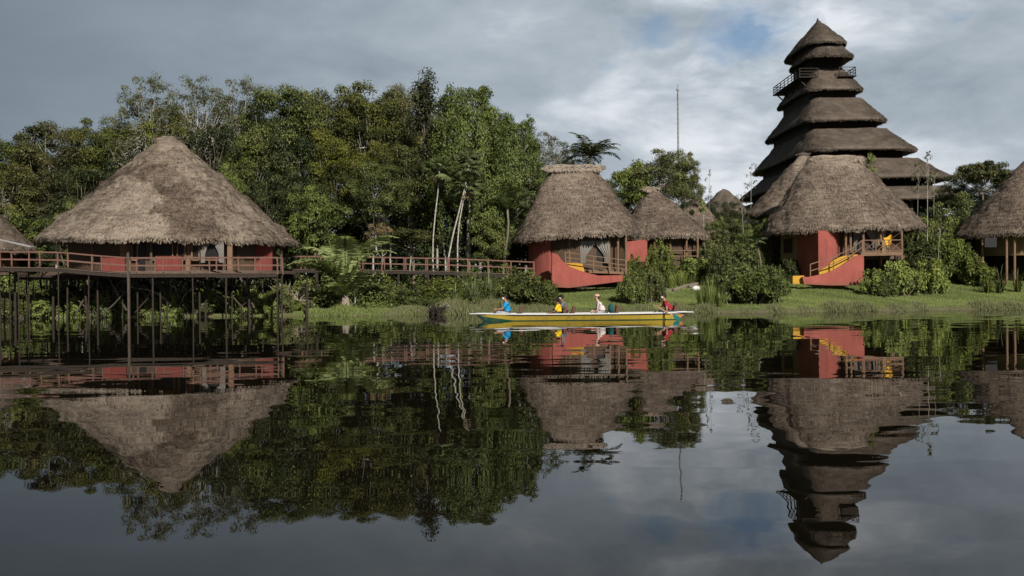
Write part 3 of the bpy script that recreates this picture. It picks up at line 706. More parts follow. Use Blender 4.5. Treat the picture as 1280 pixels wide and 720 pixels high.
# balcony
dz = 29.4
bal = MB()
bal.box((39.3, 136.2, dz), (41.9, 148.6, dz + .14)); bal.box((44.6, 135.6, dz), (46.9, 148.0, dz + .14)); bal.box((39.3, 148.0, dz - .003), (46.9, 150.0, dz + .137))
bal = bal.build('balcony_deck', 'wood_dark', tower)
for y in (137, 140, 143, 146, 148.4):
    for p_, q_ in (((39.5, y, dz - .1), (41.9, y, dz - 2.4)), ((46.7, y, dz - .1), (44.8, y, dz - 1.8))): stb = MB(); stb.bar(p_, q_, .16); stb.build('balcony_strut', 'wood_dark', tower)
railing(tower, [(41.9, 136.3, dz + .1), (39.4, 136.3, dz + .1), (39.4, 149.8, dz + .1), (46.8, 149.8, dz + .1), (46.8, 135.7, dz + .1), (44.6, 135.7, dz + .1)], 1.15, 1.9, 'wood_dark', (.33, .66), .085, cross=False)
for x in np.linspace(TX - 9.5, TX + 9.5, 8):
    q = MB(); q.tube([(x, TC - 19.2, tz(x, TC) - .6), (x, TC - 19.2, 12.2)], .22, 8); q.build('post', 'wood_post', tower)
ww = MB(); ww.box((TX - 8.6, TC - 16.6, 0), (TX + 8.6, TC - 16.2, 12)); ww.build('ground_floor_wall', 'wood_dark', tower)

# ------------------------------------------------------------------ radio mast
mp_ = at(848, 200, 172); mr = empty('radio_mast', (mp_.x, 172, tz(mp_.x, 172)), 'thin grey lattice radio mast rising above the trees left of the tower', 'mast')
mt_ = at(848, 109, 172).z; legs = [(mp_.x + .13 * math.cos(a), 172 + .13 * math.sin(a)) for a in (0.5, 2.6, 4.7)]
for lx, ly in legs:
    q = MB(); q.tube([(lx, ly, 0), (lx, ly, mt_ - 1)], .055, 5); q.build('leg', 'mast_metal', mr)
q = MB()
for k in range(40):
    z0 = mt_ - 1 - k * .8
    for j in range(3):
        a_, b_ = legs[j], legs[(j + 1) % 3]; q.bar((a_[0], a_[1], z0), (b_[0], b_[1], z0 - .8), .035)
q.build('bracing', 'mast_metal', mr)
q = MB(); q.tube([(mp_.x, 172, mt_ - 2), (mp_.x, 172, mt_ + .5)], [.12, .08], 6); q.sphere((mp_.x, 172, mt_ - .4), .33, sc=(.8, .8, 1.2)); q.build('antenna', 'mast_metal', mr)

# ------------------------------------------------------------------ big stilt hut on the left
HX, HY = at(213, 300, 71).x, 71.0
hutA = empty('stilt_hut', (HX, HY, 0), 'largest thatched hut, standing on stilts over the water with a red railed deck', 'hut')
def inpoly(x, z, P):
    x = x.copy(); c = np.zeros(len(x), bool); n_ = len(P)
    for i in range(n_):
        x1, z1 = P[i]; x2, z2 = P[(i + 1) % n_]
        cond = ((z1 > z) != (z2 > z)); xi = (x2 - x1) * (z - z1) / ((z2 - z1) if abs(z2 - z1) > 1e-9 else 1e-9) + x1
        c ^= cond & (x < xi)
    return c
def wob(P, k=.75, f=.7):
    o_ = np.array([[noise.noise(Vector((q[0] * f, q[1] * f, q[2] * f))), noise.noise(Vector((q[0] * f + 9, q[1] * f, q[2] * f)))] for q in P]); o2 = np.array([[noise.noise(Vector((q[0] * 2.2, q[1] * 2.2, q[2] * 2.2 + 5)))] for q in P])
    return o_ * k * 2 + o2 * .35
pale = [(-33.6, 4.5), (-29.5, 7.6), (-25.8, 9.5), (-24.3, 9.2), (-23.3, 8.0), (-23.6, 6.9), (-22.0, 6.3), (-21.2, 4.5)]
dark1 = [(-25.6, 9.6), (-24.0, 10.6), (-20.6, 8.2), (-19.2, 6.0), (-18.8, 4.4), (-21.4, 4.4), (-22.2, 6.2), (-23.6, 6.8), (-23.3, 8.0), (-24.4, 9.0)]
dark2 = [(-26.4, 10.8), (-25.0, 10.4), (-26.2, 9.4), (-29.6, 7.8), (-33.4, 4.9), (-34, 5.4), (-29.5, 8.8)]
def toneA(P):
    w_ = wob(P); x, z = P[:, 0] + w_[:, 0] * .6, P[:, 2] + w_[:, 1] * .5
    f = np.full(len(P), .55); f = np.where(inpoly(x, z, pale), .66, f); f = np.where(inpoly(x, z, dark1) | inpoly(x, z, dark2), .34, f); f = f + w_[:, 1] * .12
    return f
thatch(hutA, 'thatch_roof', HX, HY, 8.75, 7.2, 5.28, .35, .2, 12.55, mat='thatch', n=2.15, p=1.03, tilt=-.02, straws=26000, fringe=3800, rows=46, seg=220, lump=.11, tone_fn=toneA, seed=3, inner=.8)
ridge_cap(hutA, HX - .1, HY, 12.45, .45, .2, 700, tone=.65)
q = MB()
for s_, e_ in (((-.9, .1, 12.2), (-1.7, -.2, 12.65)), ((.6, 0, 12.3), (1.3, .2, 12.1)), ((-.3, 0, 12.3), (-1.4, .2, 12.5)), ((.2, -.2, 12.3), (.9, -.3, 12.6))): q.tube([(HX + s_[0], HY + s_[1], s_[2]), (HX + e_[0], HY + e_[1], e_[2])], [.04, .02], 5)
q.build('ridge_pole', 'wood_post', hutA)
DZ = 2.98
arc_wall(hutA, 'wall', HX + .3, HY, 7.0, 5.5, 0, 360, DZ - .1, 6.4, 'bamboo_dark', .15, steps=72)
disc(hutA, 'deck', HX + .35, HY - .2, 8.1, 7.6, DZ - .22, DZ, 'deck_wood', n=3.2, seg=64)
q = MB()
for y in np.linspace(HY - 6.8, HY + 6, 5): q.bar((HX - 7.4, y, DZ - .36), (HX + 8.0, y, DZ - .36), .18, .26)
q.build('floor_beam', 'wood_dark', hutA)
FY = HY - 5.62    # front of the wall
def frontx(px): return at(px, 320, FY).x
for a_, b_ in ((133, 155), (297, 318)): pass
def wall_panel(parent, p0, p1, y0, y1, Y, th, mat, name, **kw): return pprism(parent, name, [(p0, y0), (p1, y0), (p1, y1), (p0, y1)], Y, th, mat, **kw)
for p0, p1 in ((150, 163), (232, 238), (284, 290)): wall_panel(hutA, p0, p1, 303, 340, FY + .1, .2, 'wood_brown', 'wall_panel')
wall_panel(hutA, 128, 156, 322, 339, FY - .35, .2, 'painted_boards', 'low_red_wall')
wall_panel(hutA, 194, 226, 320, 338, FY - .35, .2, 'painted_boards', 'low_red_wall')
wall_panel(hutA, 318, 340, 306, 338, HY - 2.6, .25, 'painted_boards', 'low_red_wall')
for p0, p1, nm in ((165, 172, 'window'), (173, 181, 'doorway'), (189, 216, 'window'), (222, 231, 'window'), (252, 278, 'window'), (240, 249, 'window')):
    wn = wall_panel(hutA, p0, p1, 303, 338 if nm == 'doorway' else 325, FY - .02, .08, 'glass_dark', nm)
    if nm == 'window':
        q = MB(); a_, b_, c_, d_ = at(p0, 304, FY - .06), at(p1, 304, FY - .06), at(p1, 325, FY - .06), at(p0, 325, FY - .06)
        for u, v_ in ((a_, b_), (b_, c_), (c_, d_), (d_, a_)): q.bar(u, v_, .09)
        q.build('window_frame', 'wood_brown', wn)
c0, c1, c2 = at(251, 322, FY - .2), at(265, 322, FY - .2), at(280, 322, FY - .2)
curtain(hutA, c0.x, c1.x, FY - .22, 3.5, 5.3, .6, 1); curtain(hutA, c1.x, c2.x, FY - .22, 3.5, 5.3, .6, -1)
for px, dy in ((78, -2.5), (118, -5.2), (157, -6.4), (185, -6.6), (245, -6.6), (286, -6.2), (318, -5.0), (346, -2.6)):
    x = at(px, 320, HY + dy).x; dy = -6.1 * math.sqrt(max(.05, 1 - ((x - HX) / 7.9) ** 2)); q = MB(); q.tube([(x, HY + dy, DZ - .1), (x + .03, HY + dy, 5.5)], .085, 8); q.build('post', 'wood_post' if px != 78 else 'bark_pale', hutA)
for px in (183, 243, 300):                                     # chairs and a bench seen as a dark row behind the rail
    pass
st_px = [(66, 0), (112, 1), (165, 0), (185, 0), (193, 1), (217, 0), (240, 0), (258, 1), (275, 1), (290, 1), (326, 0), (336, 1), (345, 0)]
for row, (y, n_) in enumerate(((HY - 7.2, 7), (HY - 4.4, 7), (HY - 1.0, 6), (HY + 2.6, 5), (HY + 6, 5))):
    for k in range(n_):
        x = HX - 7.6 + 15.6 * (k + .5 * (row % 2) * .6 + random.uniform(-.18, .18)) / (n_ - .6); yy = y + random.uniform(-.3, .3)
        zb = min(tz(x, yy), 0) - .6; r = random.uniform(.04, .095)
        q = MB(); q.tube([(x + random.gauss(0, .10), yy, zb), (x, yy, DZ - .2)], [r, r * .9], 7); q.build('stilt', 'wood_dark', hutA)
random.seed(15)
for k in range(22):
    x0 = HX + random.uniform(-7.8, 7.6); y0 = HY + random.uniform(-7.4, 2); dx = random.choice((-1, 1)) * random.uniform(1.0, 2.6)
    q = MB(); q.tube(limb_pts((x0, y0, random.uniform(-.5, .6)), (x0 + dx, y0 + random.uniform(-.3, .3), DZ - random.uniform(.25, 1.0)), 4, 0, .03), [.05, .045, .045, .04, .035], 6); q.build('brace', random.choice(['wood_dark', 'wood_post']), hutA)
for k in range(26):
    x0 = HX + random.uniform(-8, 7.8); y0 = HY + random.uniform(-7.6, 4); rr = random.uniform(.03, .06)
    q = MB(); q.tube(limb_pts((x0 + random.gauss(0, .2), y0, -1.2), (x0, y0, DZ - .25), 4, 0, .012), [rr * 1.1, rr, rr, rr, rr * .9], 6); q.build('stilt', 'wood_dark', hutA)
for (ax, az, bx, bz) in ((134, 343, 158, 388), (212, 345, 195, 352), (262, 372, 245, 392), (240, 345, 285, 380), (300, 346, 318, 385), (120, 346, 95, 392)):
    a_, b_ = at(ax, az, HY - 6.9), at(bx, bz, HY - 6.9); q = MB(); q.tube([a_, b_], .06, 6); q.build('brace', 'wood_post', hutA)

# boardwalk in front of it
bwY = 61.7
bw = empty('boardwalk', (at(100, 340, bwY).x, bwY, 0), 'weathered red railed boardwalk on stilts along the front of the largest hut', 'boardwalk')
def board_path(parent, pts, width, stilts_at, rails=(0, 1), mat='wood_red', h=.95, sp=1.5, zb=None, rr=.08):
    q = MB()
    for a_, b_ in zip(pts, pts[1:]):
        L = (b_ - a_).length; k = int(L / .16)
        for j in range(k):
            u = a_.lerp(b_, (j + .5) / k); q.box((u.x - .07, u.y - .05 , u.z - .05), (u.x + .07, u.y + width + random.uniform(-.03, .03), u.z + random.uniform(-.004, .006)))
    q.build('plank_deck', 'deck_wood', parent)
    q = MB()
    for yo in (0.05, width - .05):
        for a_, b_ in zip(pts, pts[1:]): q.bar(a_ + Vector((0, yo, -.17)), b_ + Vector((0, yo, -.17)), .12, .2)
    q.build('joist', 'wood_dark', parent)
    for r_ in rails: railing(parent, [p_ + Vector((0, width * r_ + (.03 if r_ == 0 else -.03), 0)) for p_ in pts], h, sp, mat)
    xs_ = [p_.x for p_ in pts]; zs_ = [p_.z for p_ in pts]
    for x in stilts_at:
        z = float(np.interp(x, xs_, zs_))
        for yo in (.1, width - .1):
            y = float(np.interp(x, xs_, [p_.y for p_ in pts])) + yo
            b0 = min(tz(x, y), 9) - .5; s_ = MB(); s_.tube([(x + random.gauss(0, .05), y, b0), (x, y, z - .1)], rr * random.uniform(.8, 1.2), 7); s_.build('stilt', 'wood_dark', parent)
pts = [at(-190, 331, bwY), at(0, 333.5, bwY), at(72, 334.5, bwY), at(115, 338.5, bwY), at(160, 341.5, bwY), at(262, 341, bwY), at(347, 341, bwY)]
board_path(bw, pts, 1.5, [at(p_, 340, bwY).x for p_ in (-120, -60, -2, 22, 72, 110, 161, 190, 240, 282, 346)], rr=.05)
q = MB(); a_ = at(160, 320, bwY - .1); q.tube([(a_.x, a_.y, -1.6), (a_.x, a_.y, a_.z + .1)], .075, 8); q.build('gate_post', 'wood_post', bw)

# second boardwalk towards the middle huts
b2Y = 74.3
bw2 = empty('boardwalk', (at(540, 340, b2Y).x, b2Y, 0), 'long narrow boardwalk with reddish rails raised along the forest edge between palm and red hut', 'boardwalk')
pts = [at(352, 336, b2Y), at(450, 337, b2Y), at(560, 339, b2Y), at(610, 341, b2Y), at(668, 343.5, b2Y)]
board_path(bw2, pts, 1.5, [at(p_, 340, b2Y).x for p_ in (360, 395, 425, 452, 498, 535, 579, 612, 650)], h=.95, sp=1.6, rr=.10)

# ------------------------------------------------------------------ far left hut fragment
hx = at(-48, 300, 76).x
hutL = empty('thatched_hut', (hx, 76, 0), 'thatched hut at the left edge with a grey metal sheet on its eave', 'hut')
thatch(hutL, 'thatch_roof', hx, 76, 5.0, 4.6, 5.0, 1.0, .3, 9.0, mat='thatch_brown', straws=5000, fringe=1500, seed=11)
arc_wall(hutL, 'wall', hx, 76, 3.9, 3.5, 0, 360, 3.0, 6.2, 'wood_brown', .15, steps=48)
disc(hutL, 'deck', hx, 76, 4.6, 4.4, 2.9, 3.1, 'deck_wood')
q = MB(); a_, b_ = at(0, 299, 71.5), at(42, 309, 71.5); q.bar(a_ + Vector((-3, 0, .7)), b_, .9, .04); q.build('metal_sheet', 'sheet_metal', hutL)
for k in range(7):
    x = hx + 4.2 * math.cos(k * .9); y = 76 + 4 * math.sin(k * .9); q = MB(); q.tube([(x, y, tz(x, y) - .5), (x, y, 3.0)], .12, 7); q.build('stilt', 'wood_dark', hutL)

# ------------------------------------------------------------------ middle hut (flat ridge, red base)
cx, cy = at(722, 300, 80).x, 80.0
hutB = empty('thatched_hut', (cx, cy, tz(cx, cy)), 'red walled hut with a flat topped thatch roof and ragged straw ridge, near the middle', 'hut')
gz = tz(cx, cy)
thatch(hutB, 'thatch_roof', cx, cy, 5.0, 4.6, 5.78, 1.85, .35, 11.0, mat='thatch_brown', n=2.3, p=.99, tilt=.055, straws=15000, fringe=2600, rows=34, seed=21, base_tone=.58, tdx=-.25, inner=.8)
rx = at(717, 207, 80); ridge_cap(hutB, rx.x, cy, rx.z - .22, 2.15, .42, 2600, tone=.82)
fz = at(740, 337, 76.5).z
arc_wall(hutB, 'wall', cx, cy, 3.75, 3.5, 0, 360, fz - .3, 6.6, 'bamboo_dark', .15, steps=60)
disc(hutB, 'floor_slab', cx, cy, 3.9, 3.65, fz - .25, fz, 'deck_wood')
arc_wall(hutB, 'red_wall', cx, cy, 3.95, 3.7, 182, 236, gz - .6, 6.2, 'stucco_red', .3, steps=16)
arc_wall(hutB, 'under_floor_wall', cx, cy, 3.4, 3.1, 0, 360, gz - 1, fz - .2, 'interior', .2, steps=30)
pprism(hutB, 'ramp_parapet', [(690, 316), (697, 318), (703, 326), (712, 333), (722, 337), (734, 341), (748, 344.5), (779, 344), (779, 351.5), (760, 354), (735, 357), (712, 360), (690, 359)], 74.9, .28, 'stucco_red', bevel=.02)
pprism(hutB, 'ramp_inner_wall', [(708, 329), (728, 329), (731, 341), (708, 341)], 75.5, .15, 'stucco_yellow')
for px, yt in ((712, 290), (725, 289), (731, 289), (762, 289), (773, 290), (783, 291)):
    a_ = at(px, yt, 76.2); q = MB(); q.tube([(a_.x, 76.6, fz - .3), (a_.x, 76.6, 5.6)], .09, 8); q.build('post', 'wood_brown', hutB)
a_ = [at(p_, 320, 76.7).x for p_ in (725, 744, 762)]
curtain(hutB, a_[0], a_[1], 76.45, fz + .5, fz + 2.2, .62, 1); curtain(hutB, a_[1], a_[2], 76.45, fz + .5, fz + 2.2, .62, -1)
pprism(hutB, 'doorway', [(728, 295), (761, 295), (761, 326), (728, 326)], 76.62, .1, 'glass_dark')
railing(hutB, [at(707, 331, 75.2), at(742, 336, 75.2), at(782, 341, 75.2)], .95, 1.5, 'wood_brown', (.6, .28), .06)
pprism(hutB, 'deck_edge', [(736, 338), (783, 340), (783, 343), (736, 341)], 75.4, 1.6, 'wood_brown')
# third hut
cx, cy = at(829, 290, 93).x, 93.0
hutC = empty('thatched_hut', (cx, cy, tz(cx, cy)), 'smaller pointed thatch hut directly right of the flat topped red hut', 'hut')
thatch(hutC, 'thatch_roof', cx, cy, 4.3, 4.6, at(829, 298, 88.6).z + .42, .2, .2, at(815, 234, 93).z, mat='thatch_brown', n=2.1, p=1.0, straws=9000, fringe=1800, seed=31, tdx=-1.0, base_tone=.52, inner=.8)
q = ridge_cap(hutC, at(813, 236, 93).x, cy, at(813, 236, 93).z, .42, .26, 500, 'thatch_brown', tone=.9)
gz = tz(cx, cy); fz = at(829, 322, 90).z
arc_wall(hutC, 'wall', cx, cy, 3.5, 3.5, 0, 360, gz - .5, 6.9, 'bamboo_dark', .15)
arc_wall(hutC, 'red_wall', cx, cy, 3.65, 3.65, 178, 232, gz - .5, 6.6, 'stucco_red', .2)
pprism(hutC, 'red_wall', [(784, 302), (809, 299), (809, 327), (784, 327)], 89.0, .3, 'stucco_red')
railing(hutC, [at(822, 327, 89), at(872, 327, 89)], 1.0, 1.3, 'wood_brown', (.5,), .07)
for px in (818, 838, 858, 872):
    a_ = at(px, 298, 89.2); q = MB(); q.tube([(a_.x, 89.2, gz), (a_.x, 89.2, a_.z + .3)], .09, 7); q.build('post', 'wood_brown', hutC)
# fourth
cx, cy = at(868, 280, 106).x, 106.0
hutD = empty('thatched_hut', (cx, cy, tz(cx, cy)), 'thatch hut half hidden behind the smaller pointed hut, farther from the water', 'hut')
thatch(hutD, 'thatch_roof', cx, cy, 3.75, 4.2, at(868, 296, 102).z + .42, .4, .4, at(862, 244, 106).z, mat='thatch_brown', n=2.1, p=1.0, straws=6000, fringe=1200, seed=41, tdx=-.4, base_tone=.56, inner=.8)
ridge_cap(hutD, at(861, 245, 106).x, cy, at(861, 245, 106).z, .5, .28, 500, 'thatch_brown', tone=.9)
arc_wall(hutD, 'wall', cx, cy, 3.0, 3.2, 0, 360, tz(cx, cy) - .5, 7.3, 'wood_brown', .15)
# fifth, far
cx, cy = at(905, 255, 132).x, 132.0
hutE = empty('thatched_hut', (cx, cy, tz(cx, cy)), 'tiny distant thatch hut seen between the trees left of the tower', 'hut')
thatch(hutE, 'thatch_roof', cx, cy, 2.9, 3.2, at(905, 262, 129).z, .3, .3, at(902, 236, 132).z, mat='thatch_tower', n=2.2, p=1.25, straws=3000, fringe=700, seed=51, base_tone=.6, inner=.8)
arc_wall(hutE, 'wall', cx, cy, 2.3, 2.5, 0, 360, tz(cx, cy) - .5, at(905, 258, 129).z, 'wood_dark', .15)

# ------------------------------------------------------------------ right hut with the curved ramp
cy = 82.0; cx = at(1053, 290, cy).x
hutF = empty('thatched_hut', (cx, cy, tz(cx, cy)), 'red walled hut with a curved red and yellow ramp, directly in front of the tower', 'hut')
gz = tz(cx, cy - 5)
thatch(hutF, 'thatch_roof', cx, cy, 6.45, 5.2, at(1056, 289, 76.8).z + .46, 2.0, .5, at(1045, 197, 82).z, mat='thatch_brown', n=2.3, p=.96, tilt=0.02, straws=19000, fringe=3000, rows=36, seed=61, base_tone=.60, tdx=-.75, inner=.82)
cxx = at(1044, 197, 82).x; ridge_cap(hutF, cxx, cy, at(1044, 197, 82).z - .2, 1.9, .55, 1500, 'thatch_brown', tone=.85)
fz = at(1090, 319, 77.3).z
disc(hutF, 'floor_slab', cx + .6, cy, 4.5, 4.2, fz - .3, fz, 'deck_wood')
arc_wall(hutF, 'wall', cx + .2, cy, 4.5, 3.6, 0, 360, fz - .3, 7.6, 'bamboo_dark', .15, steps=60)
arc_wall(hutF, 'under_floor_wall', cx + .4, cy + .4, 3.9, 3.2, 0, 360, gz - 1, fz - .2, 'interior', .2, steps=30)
def plan_wall(parent, name, P, z0, z1, mat, th=.22):
    m_ = MB(); P = [Vector((x, y, 0)) for x, y in P]
    for a_, b_ in zip(P, P[1:]):
        d = (b_ - a_).normalized(); nrm_ = Vector((-d.y, d.x, 0)) * th
        v = [a_, b_, b_ + nrm_, a_ + nrm_]; i = len(m_.v)
        m_.v += [(q.x, q.y, z) for z in (z0, z1) for q in v]
        for f in ((3, 2, 1, 0), (4, 5, 6, 7), (0, 1, 5, 4), (1, 2, 6, 5), (2, 3, 7, 6), (3, 0, 4, 7)): m_.f.append(tuple(i + k for k in f)); m_.m.append(0)
    return m_.build(name, mat, parent)
pc = (at(1023, 320, 77.2).x, 77.2); pl = (at(997, 320, 80.2).x, 80.2); pl2 = (at(976, 320, 82.4).x, 82.4)
pr = [(at(1034, 320, 77.1).x, 77.1), (at(1044, 320, 77.7).x, 77.7), (at(1051, 320, 78.9).x, 78.9), (at(1053, 320, 80.2).x, 80.2)]
plan_wall(hutF, 'red_side_wall', [pl, pc], gz - .6, 5.82, 'stucco_red')
plan_wall(hutF, 'red_wall', [pc] + pr, gz - .6, 5.82, 'stucco_red')
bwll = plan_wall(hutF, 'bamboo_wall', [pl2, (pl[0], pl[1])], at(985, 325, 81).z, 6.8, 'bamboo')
d_ = (Vector((*pl, 0)) - Vector((*pl2, 0))); q = MB(); a_ = Vector((*pl2, 0)) + d_ * .2; b_ = Vector((*pl2, 0)) + d_ * .72; nn = Vector((d_.y, -d_.x, 0)).normalized() * .04
for z0, z1 in ((4.2, 5.35),): q.quad(a_ + nn + Vector((0, 0, z0)), b_ + nn + Vector((0, 0, z0)), b_ + nn + Vector((0, 0, z1)), a_ + nn + Vector((0, 0, z1)))
q.build('window', 'glass_dark', bwll)
rp = [(1003, 345.5), (1010, 346.5), (1022, 344), (1034, 341), (1044, 337), (1054, 331), (1062, 325), (1069, 320.5), (1075, 318.5), (1079.5, 320), (1080, 323), (1080, 352), (1074, 355), (1066, 357), (1040, 357), (1005, 355.5)]
pprism(hutF, 'ramp_parapet', rp, 74.2, .3, 'stucco_red', bevel=.02)
pprism(hutF, 'ramp_inner_wall', [(1024, 343.5), (1024, 339), (1034, 333), (1044, 322.5), (1063, 318.5), (1074, 318), (1074, 345), (1024, 350)], 75.4, .25, 'stucco_yellow')
pprism(hutF, 'ramp_step', [(991, 345), (1005, 344.5), (1005, 355), (991, 355)], 74.6, .8, 'stucco_yellow')
railing(hutF, [at(1013, 347, 74.9), at(1042, 338, 74.9), at(1066, 326, 74.9), at(1078, 317, 75.0)], 1.0, 1.9, 'wood_brown', (.5,), .07)
pprism(hutF, 'deck_edge', [(1076, 315.5), (1128, 315), (1128, 319), (1076, 320)], 75.8, 2.4, 'wood_brown')
railing(hutF, [at(1078, 316, 76.0), at(1128, 315.5, 76.0)], .95, 1.15, 'wood_brown', (.12,), .07, cross=True)
for px in (1057, 1063, 1079, 1101, 1127):
    a_ = at(px, 289, 77.5); q = MB(); q.tube([(a_.x, 77.5, fz - .8), (a_.x, 77.5, 6.0)], .1, 8); q.build('post', 'wood_brown', hutF)
for px in (1084, 1105, 1127):
    a_ = at(px, 320, 76.9); q = MB(); q.tube([(a_.x, 77.6, gz - .5), (a_.x, 77.6, a_.z)], .13, 8); q.build('post', 'wood_dark', hutF)
a_ = [at(p_, 320, 78.2).x for p_ in (1066, 1080, 1098)]
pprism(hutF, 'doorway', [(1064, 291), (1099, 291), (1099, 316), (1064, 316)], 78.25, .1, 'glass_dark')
curtain(hutF, a_[0], a_[1], 78.05, fz + .35, fz + 2.2, .55, 1); curtain(hutF, a_[1], a_[2], 78.05, fz + .35, fz + 2.2, .55, -1)
pprism(hutF, 'bamboo_wall', [(1098, 289), (1107, 289), (1107, 316), (1098, 316)], 78.0, .15, 'bamboo')
# yellow hammock cloth on the porch
ha = at(1104, 293, 76.9); hr = empty('hammock', (ha.x, 76.9, fz), 'bright yellow cloth hammock hanging bunched up on the porch of the ramp hut', 'hammock')
m_ = MB(); nu, nv = 14, 8
for layer in (0, .03):
    for u in range(nu + 1):
        f = u / nu; x = ha.x + .6 * f; sag = ha.z - .12 - .6 * math.sin(math.pi * min(1, f * .9 + .1)) ** .7 * (1 - .3 * f); wdt = .10 + .38 * math.sin(math.pi * f) ** .6
        for v_ in range(nv + 1):
            g_ = v_ / nv - .5; m_.v.append((x, 76.75 + g_ * .35 + .03 * math.sin(g_ * 14), sag + wdt * g_ * 1.6 + layer))
o_ = (nu + 1) * (nv + 1)
for u in range(nu):
    for v_ in range(nv):
        i = u * (nv + 1) + v_; m_.f += [(i, i + 1, i + nv + 2, i + nv + 1), (i + o_, i + o_ + nv + 1, i + o_ + nv + 2, i + o_ + 1)]; m_.m += [0, 0]
m_.build('cloth', 'cloth_yellow', hr, smooth=True)
q = MB(); q.tube([(ha.x, 76.75, ha.z - .1), (ha.x - .25, 76.7, 5.9)], .02, 5); q.tube([(ha.x + .6, 76.75, ha.z - .3), (ha.x + 1.5, 76.8, 5.7)], .02, 5); q.build('rope', 'wood_post', hr)

# roof behind it
cy = 91.0; cx = at(1012, 250, cy).x
hutG = empty('thatched_hut', (cx, cy, tz(cx, cy)), 'grey thatch hut standing close behind the ramp hut, only its left roof slope visible', 'hut')
thatch(hutG, 'thatch_roof', cx, cy, 5.6, 5.0, at(938, 267, cy).z + .1, .5, .4, at(1004, 195, cy).z, mat='thatch_brown', n=2.2, p=.97, straws=10000, fringe=1800, rows=30, seed=71, base_tone=.60, tdx=-.5, inner=.82)
q = MB(); a_ = at(1004, 194, cy); q.sphere((a_.x, cy, a_.z), .42, sc=(1.4, 1, .6)); q.tube([(a_.x - .7, cy, a_.z), (a_.x + .7, cy, a_.z + .15)], .06, 6); q.build('ridge_knot', 'wood_post', hutG)
arc_wall(hutG, 'wall', cx, cy, 4.4, 4.0, 0, 360, tz(cx, cy) - .5, 7.6, 'bamboo_dark', .15)

# hut at the right edge
cy = 81.0; cx = at(1308, 280, cy).x
hutH = empty('thatched_hut', (cx, cy, tz(cx, cy)), 'thatched hut with bamboo wall and red base wall at the right edge', 'hut')
thatch(hutH, 'thatch_roof', cx, cy, 7.0, 5.4, at(1250, 295, 76).z + .42, 1.6, .5, at(1300, 198, 81).z, mat='thatch_brown', n=2.3, p=1.0, straws=13000, fringe=2200, rows=32, seed=81, base_tone=.5, inner=.82)
gz = tz(cx, cy - 5)
fz = at(1250, 319, 77).z
arc_wall(hutH, 'bamboo_wall', cx, cy, 5.3, 4.2, 0, 360, fz, 6.3, 'bamboo', .15, steps=60)
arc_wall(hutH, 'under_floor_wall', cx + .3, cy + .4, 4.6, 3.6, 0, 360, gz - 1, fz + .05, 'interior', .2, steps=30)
pprism(hutH, 'window', [(1231, 297), (1246, 297), (1246, 309), (1231, 309)], 77.45, .25, 'glass_dark')
arc_wall(hutH, 'red_wall', cx, cy, 5.45, 4.35, 244, 285, gz - .5, 6.2, 'stucco_red', .2, steps=12)
for px, yy in ((1228, 78.6), (1258, 77.4), (1268, 77.2)):
    a_ = at(px, 292, yy); q = MB(); q.tube([(a_.x, yy, gz - .3), (a_.x, yy, a_.z + .1)], .1, 8); q.build('post', 'wood_brown', hutH)

# ------------------------------------------------------------------ trees
K = {}
def kind(name, mats, H, R, pair):
    t_, c_ = pair
    t_.materials.append(MATS[mats[0]]); c_.materials.append(MATS[mats[1]]); K[name] = (t_, c_, H, R)
for nm, s_ in (('A1', 11), ('A2', 12), ('A3', 13)):
    random.seed(s_); kind(nm, ('bark_pale', 'leaf_forest'), 16, 5, tree_kind(16, 5.5, 5, 82, 470, .20, rc=(.15, .34), tone=(.05, 1.0), flat=.55))
for nm, s_ in (('B1', 21), ('B2', 22)):
    random.seed(s_); kind(nm, ('bark_pale', 'leaf_sparse'), 18, 4.5, tree_kind(18, 6.5, 4.5, 190, 110, .17, rc=(.09, .20), tone=(.2, .85), flat=.75, trunk_r=.17, lower=-.6))
for nm, s_ in (('D1', 31), ('D2', 32)):
    random.seed(s_); kind(nm, ('bark', 'leaf_dark'), 11, 4.5, tree_kind(11, 2.0, 4.5, 100, 290, .21, rc=(.14, .3), tone=(.05, .95), lower=-.8))
random.seed(41); kind('V', ('bark_pale', 'leaf_vine'), 14, 4.2, vine_kind(14, 4.2))
random.seed(42); kind('S', ('bark', 'leaf_dark'), 17, 1.4, tree_kind(17, 10, 1.4, 60, 90, .20, rc=(.3, .6), flat=.8, lower=-.9, trunk_r=.16))
random.seed(43); kind('U', ('bark', 'leaf_forest'), 10, 4, tree_kind(10, 6, 4, 34, 330, .24, flat=.35, lower=-.1, tone=(.15, .6)))
random.seed(44); kind('G', ('bark', 'leaf_bush'), 9, 3.6, tree_kind(9, 1.5, 3.6, 50, 320, .25, lower=-.8, tone=(.2, .85)))
random.seed(45); kind('L', ('bark_white', 'leaf_lime'), 6, .8, tree_kind(6, 4.2, .8, 9, 60, .2, rc=(.25, .5), flat=.5, trunk_r=.045))
random.seed(46); kind('R', ('bark_pale', 'leaf_rust'), 7, 2.2, tree_kind(7, 3.0, 2.2, 30, 110, .2, rc=(.15, .3), trunk_r=.08))
random.seed(47); kind('T', ('bark_pale', 'leaf_sparse'), 7, 1.0, tree_kind(7, 4.6, 1.1, 16, 12, .17, rc=(.12, .28), flat=.35, lower=-.8, trunk_r=.035))
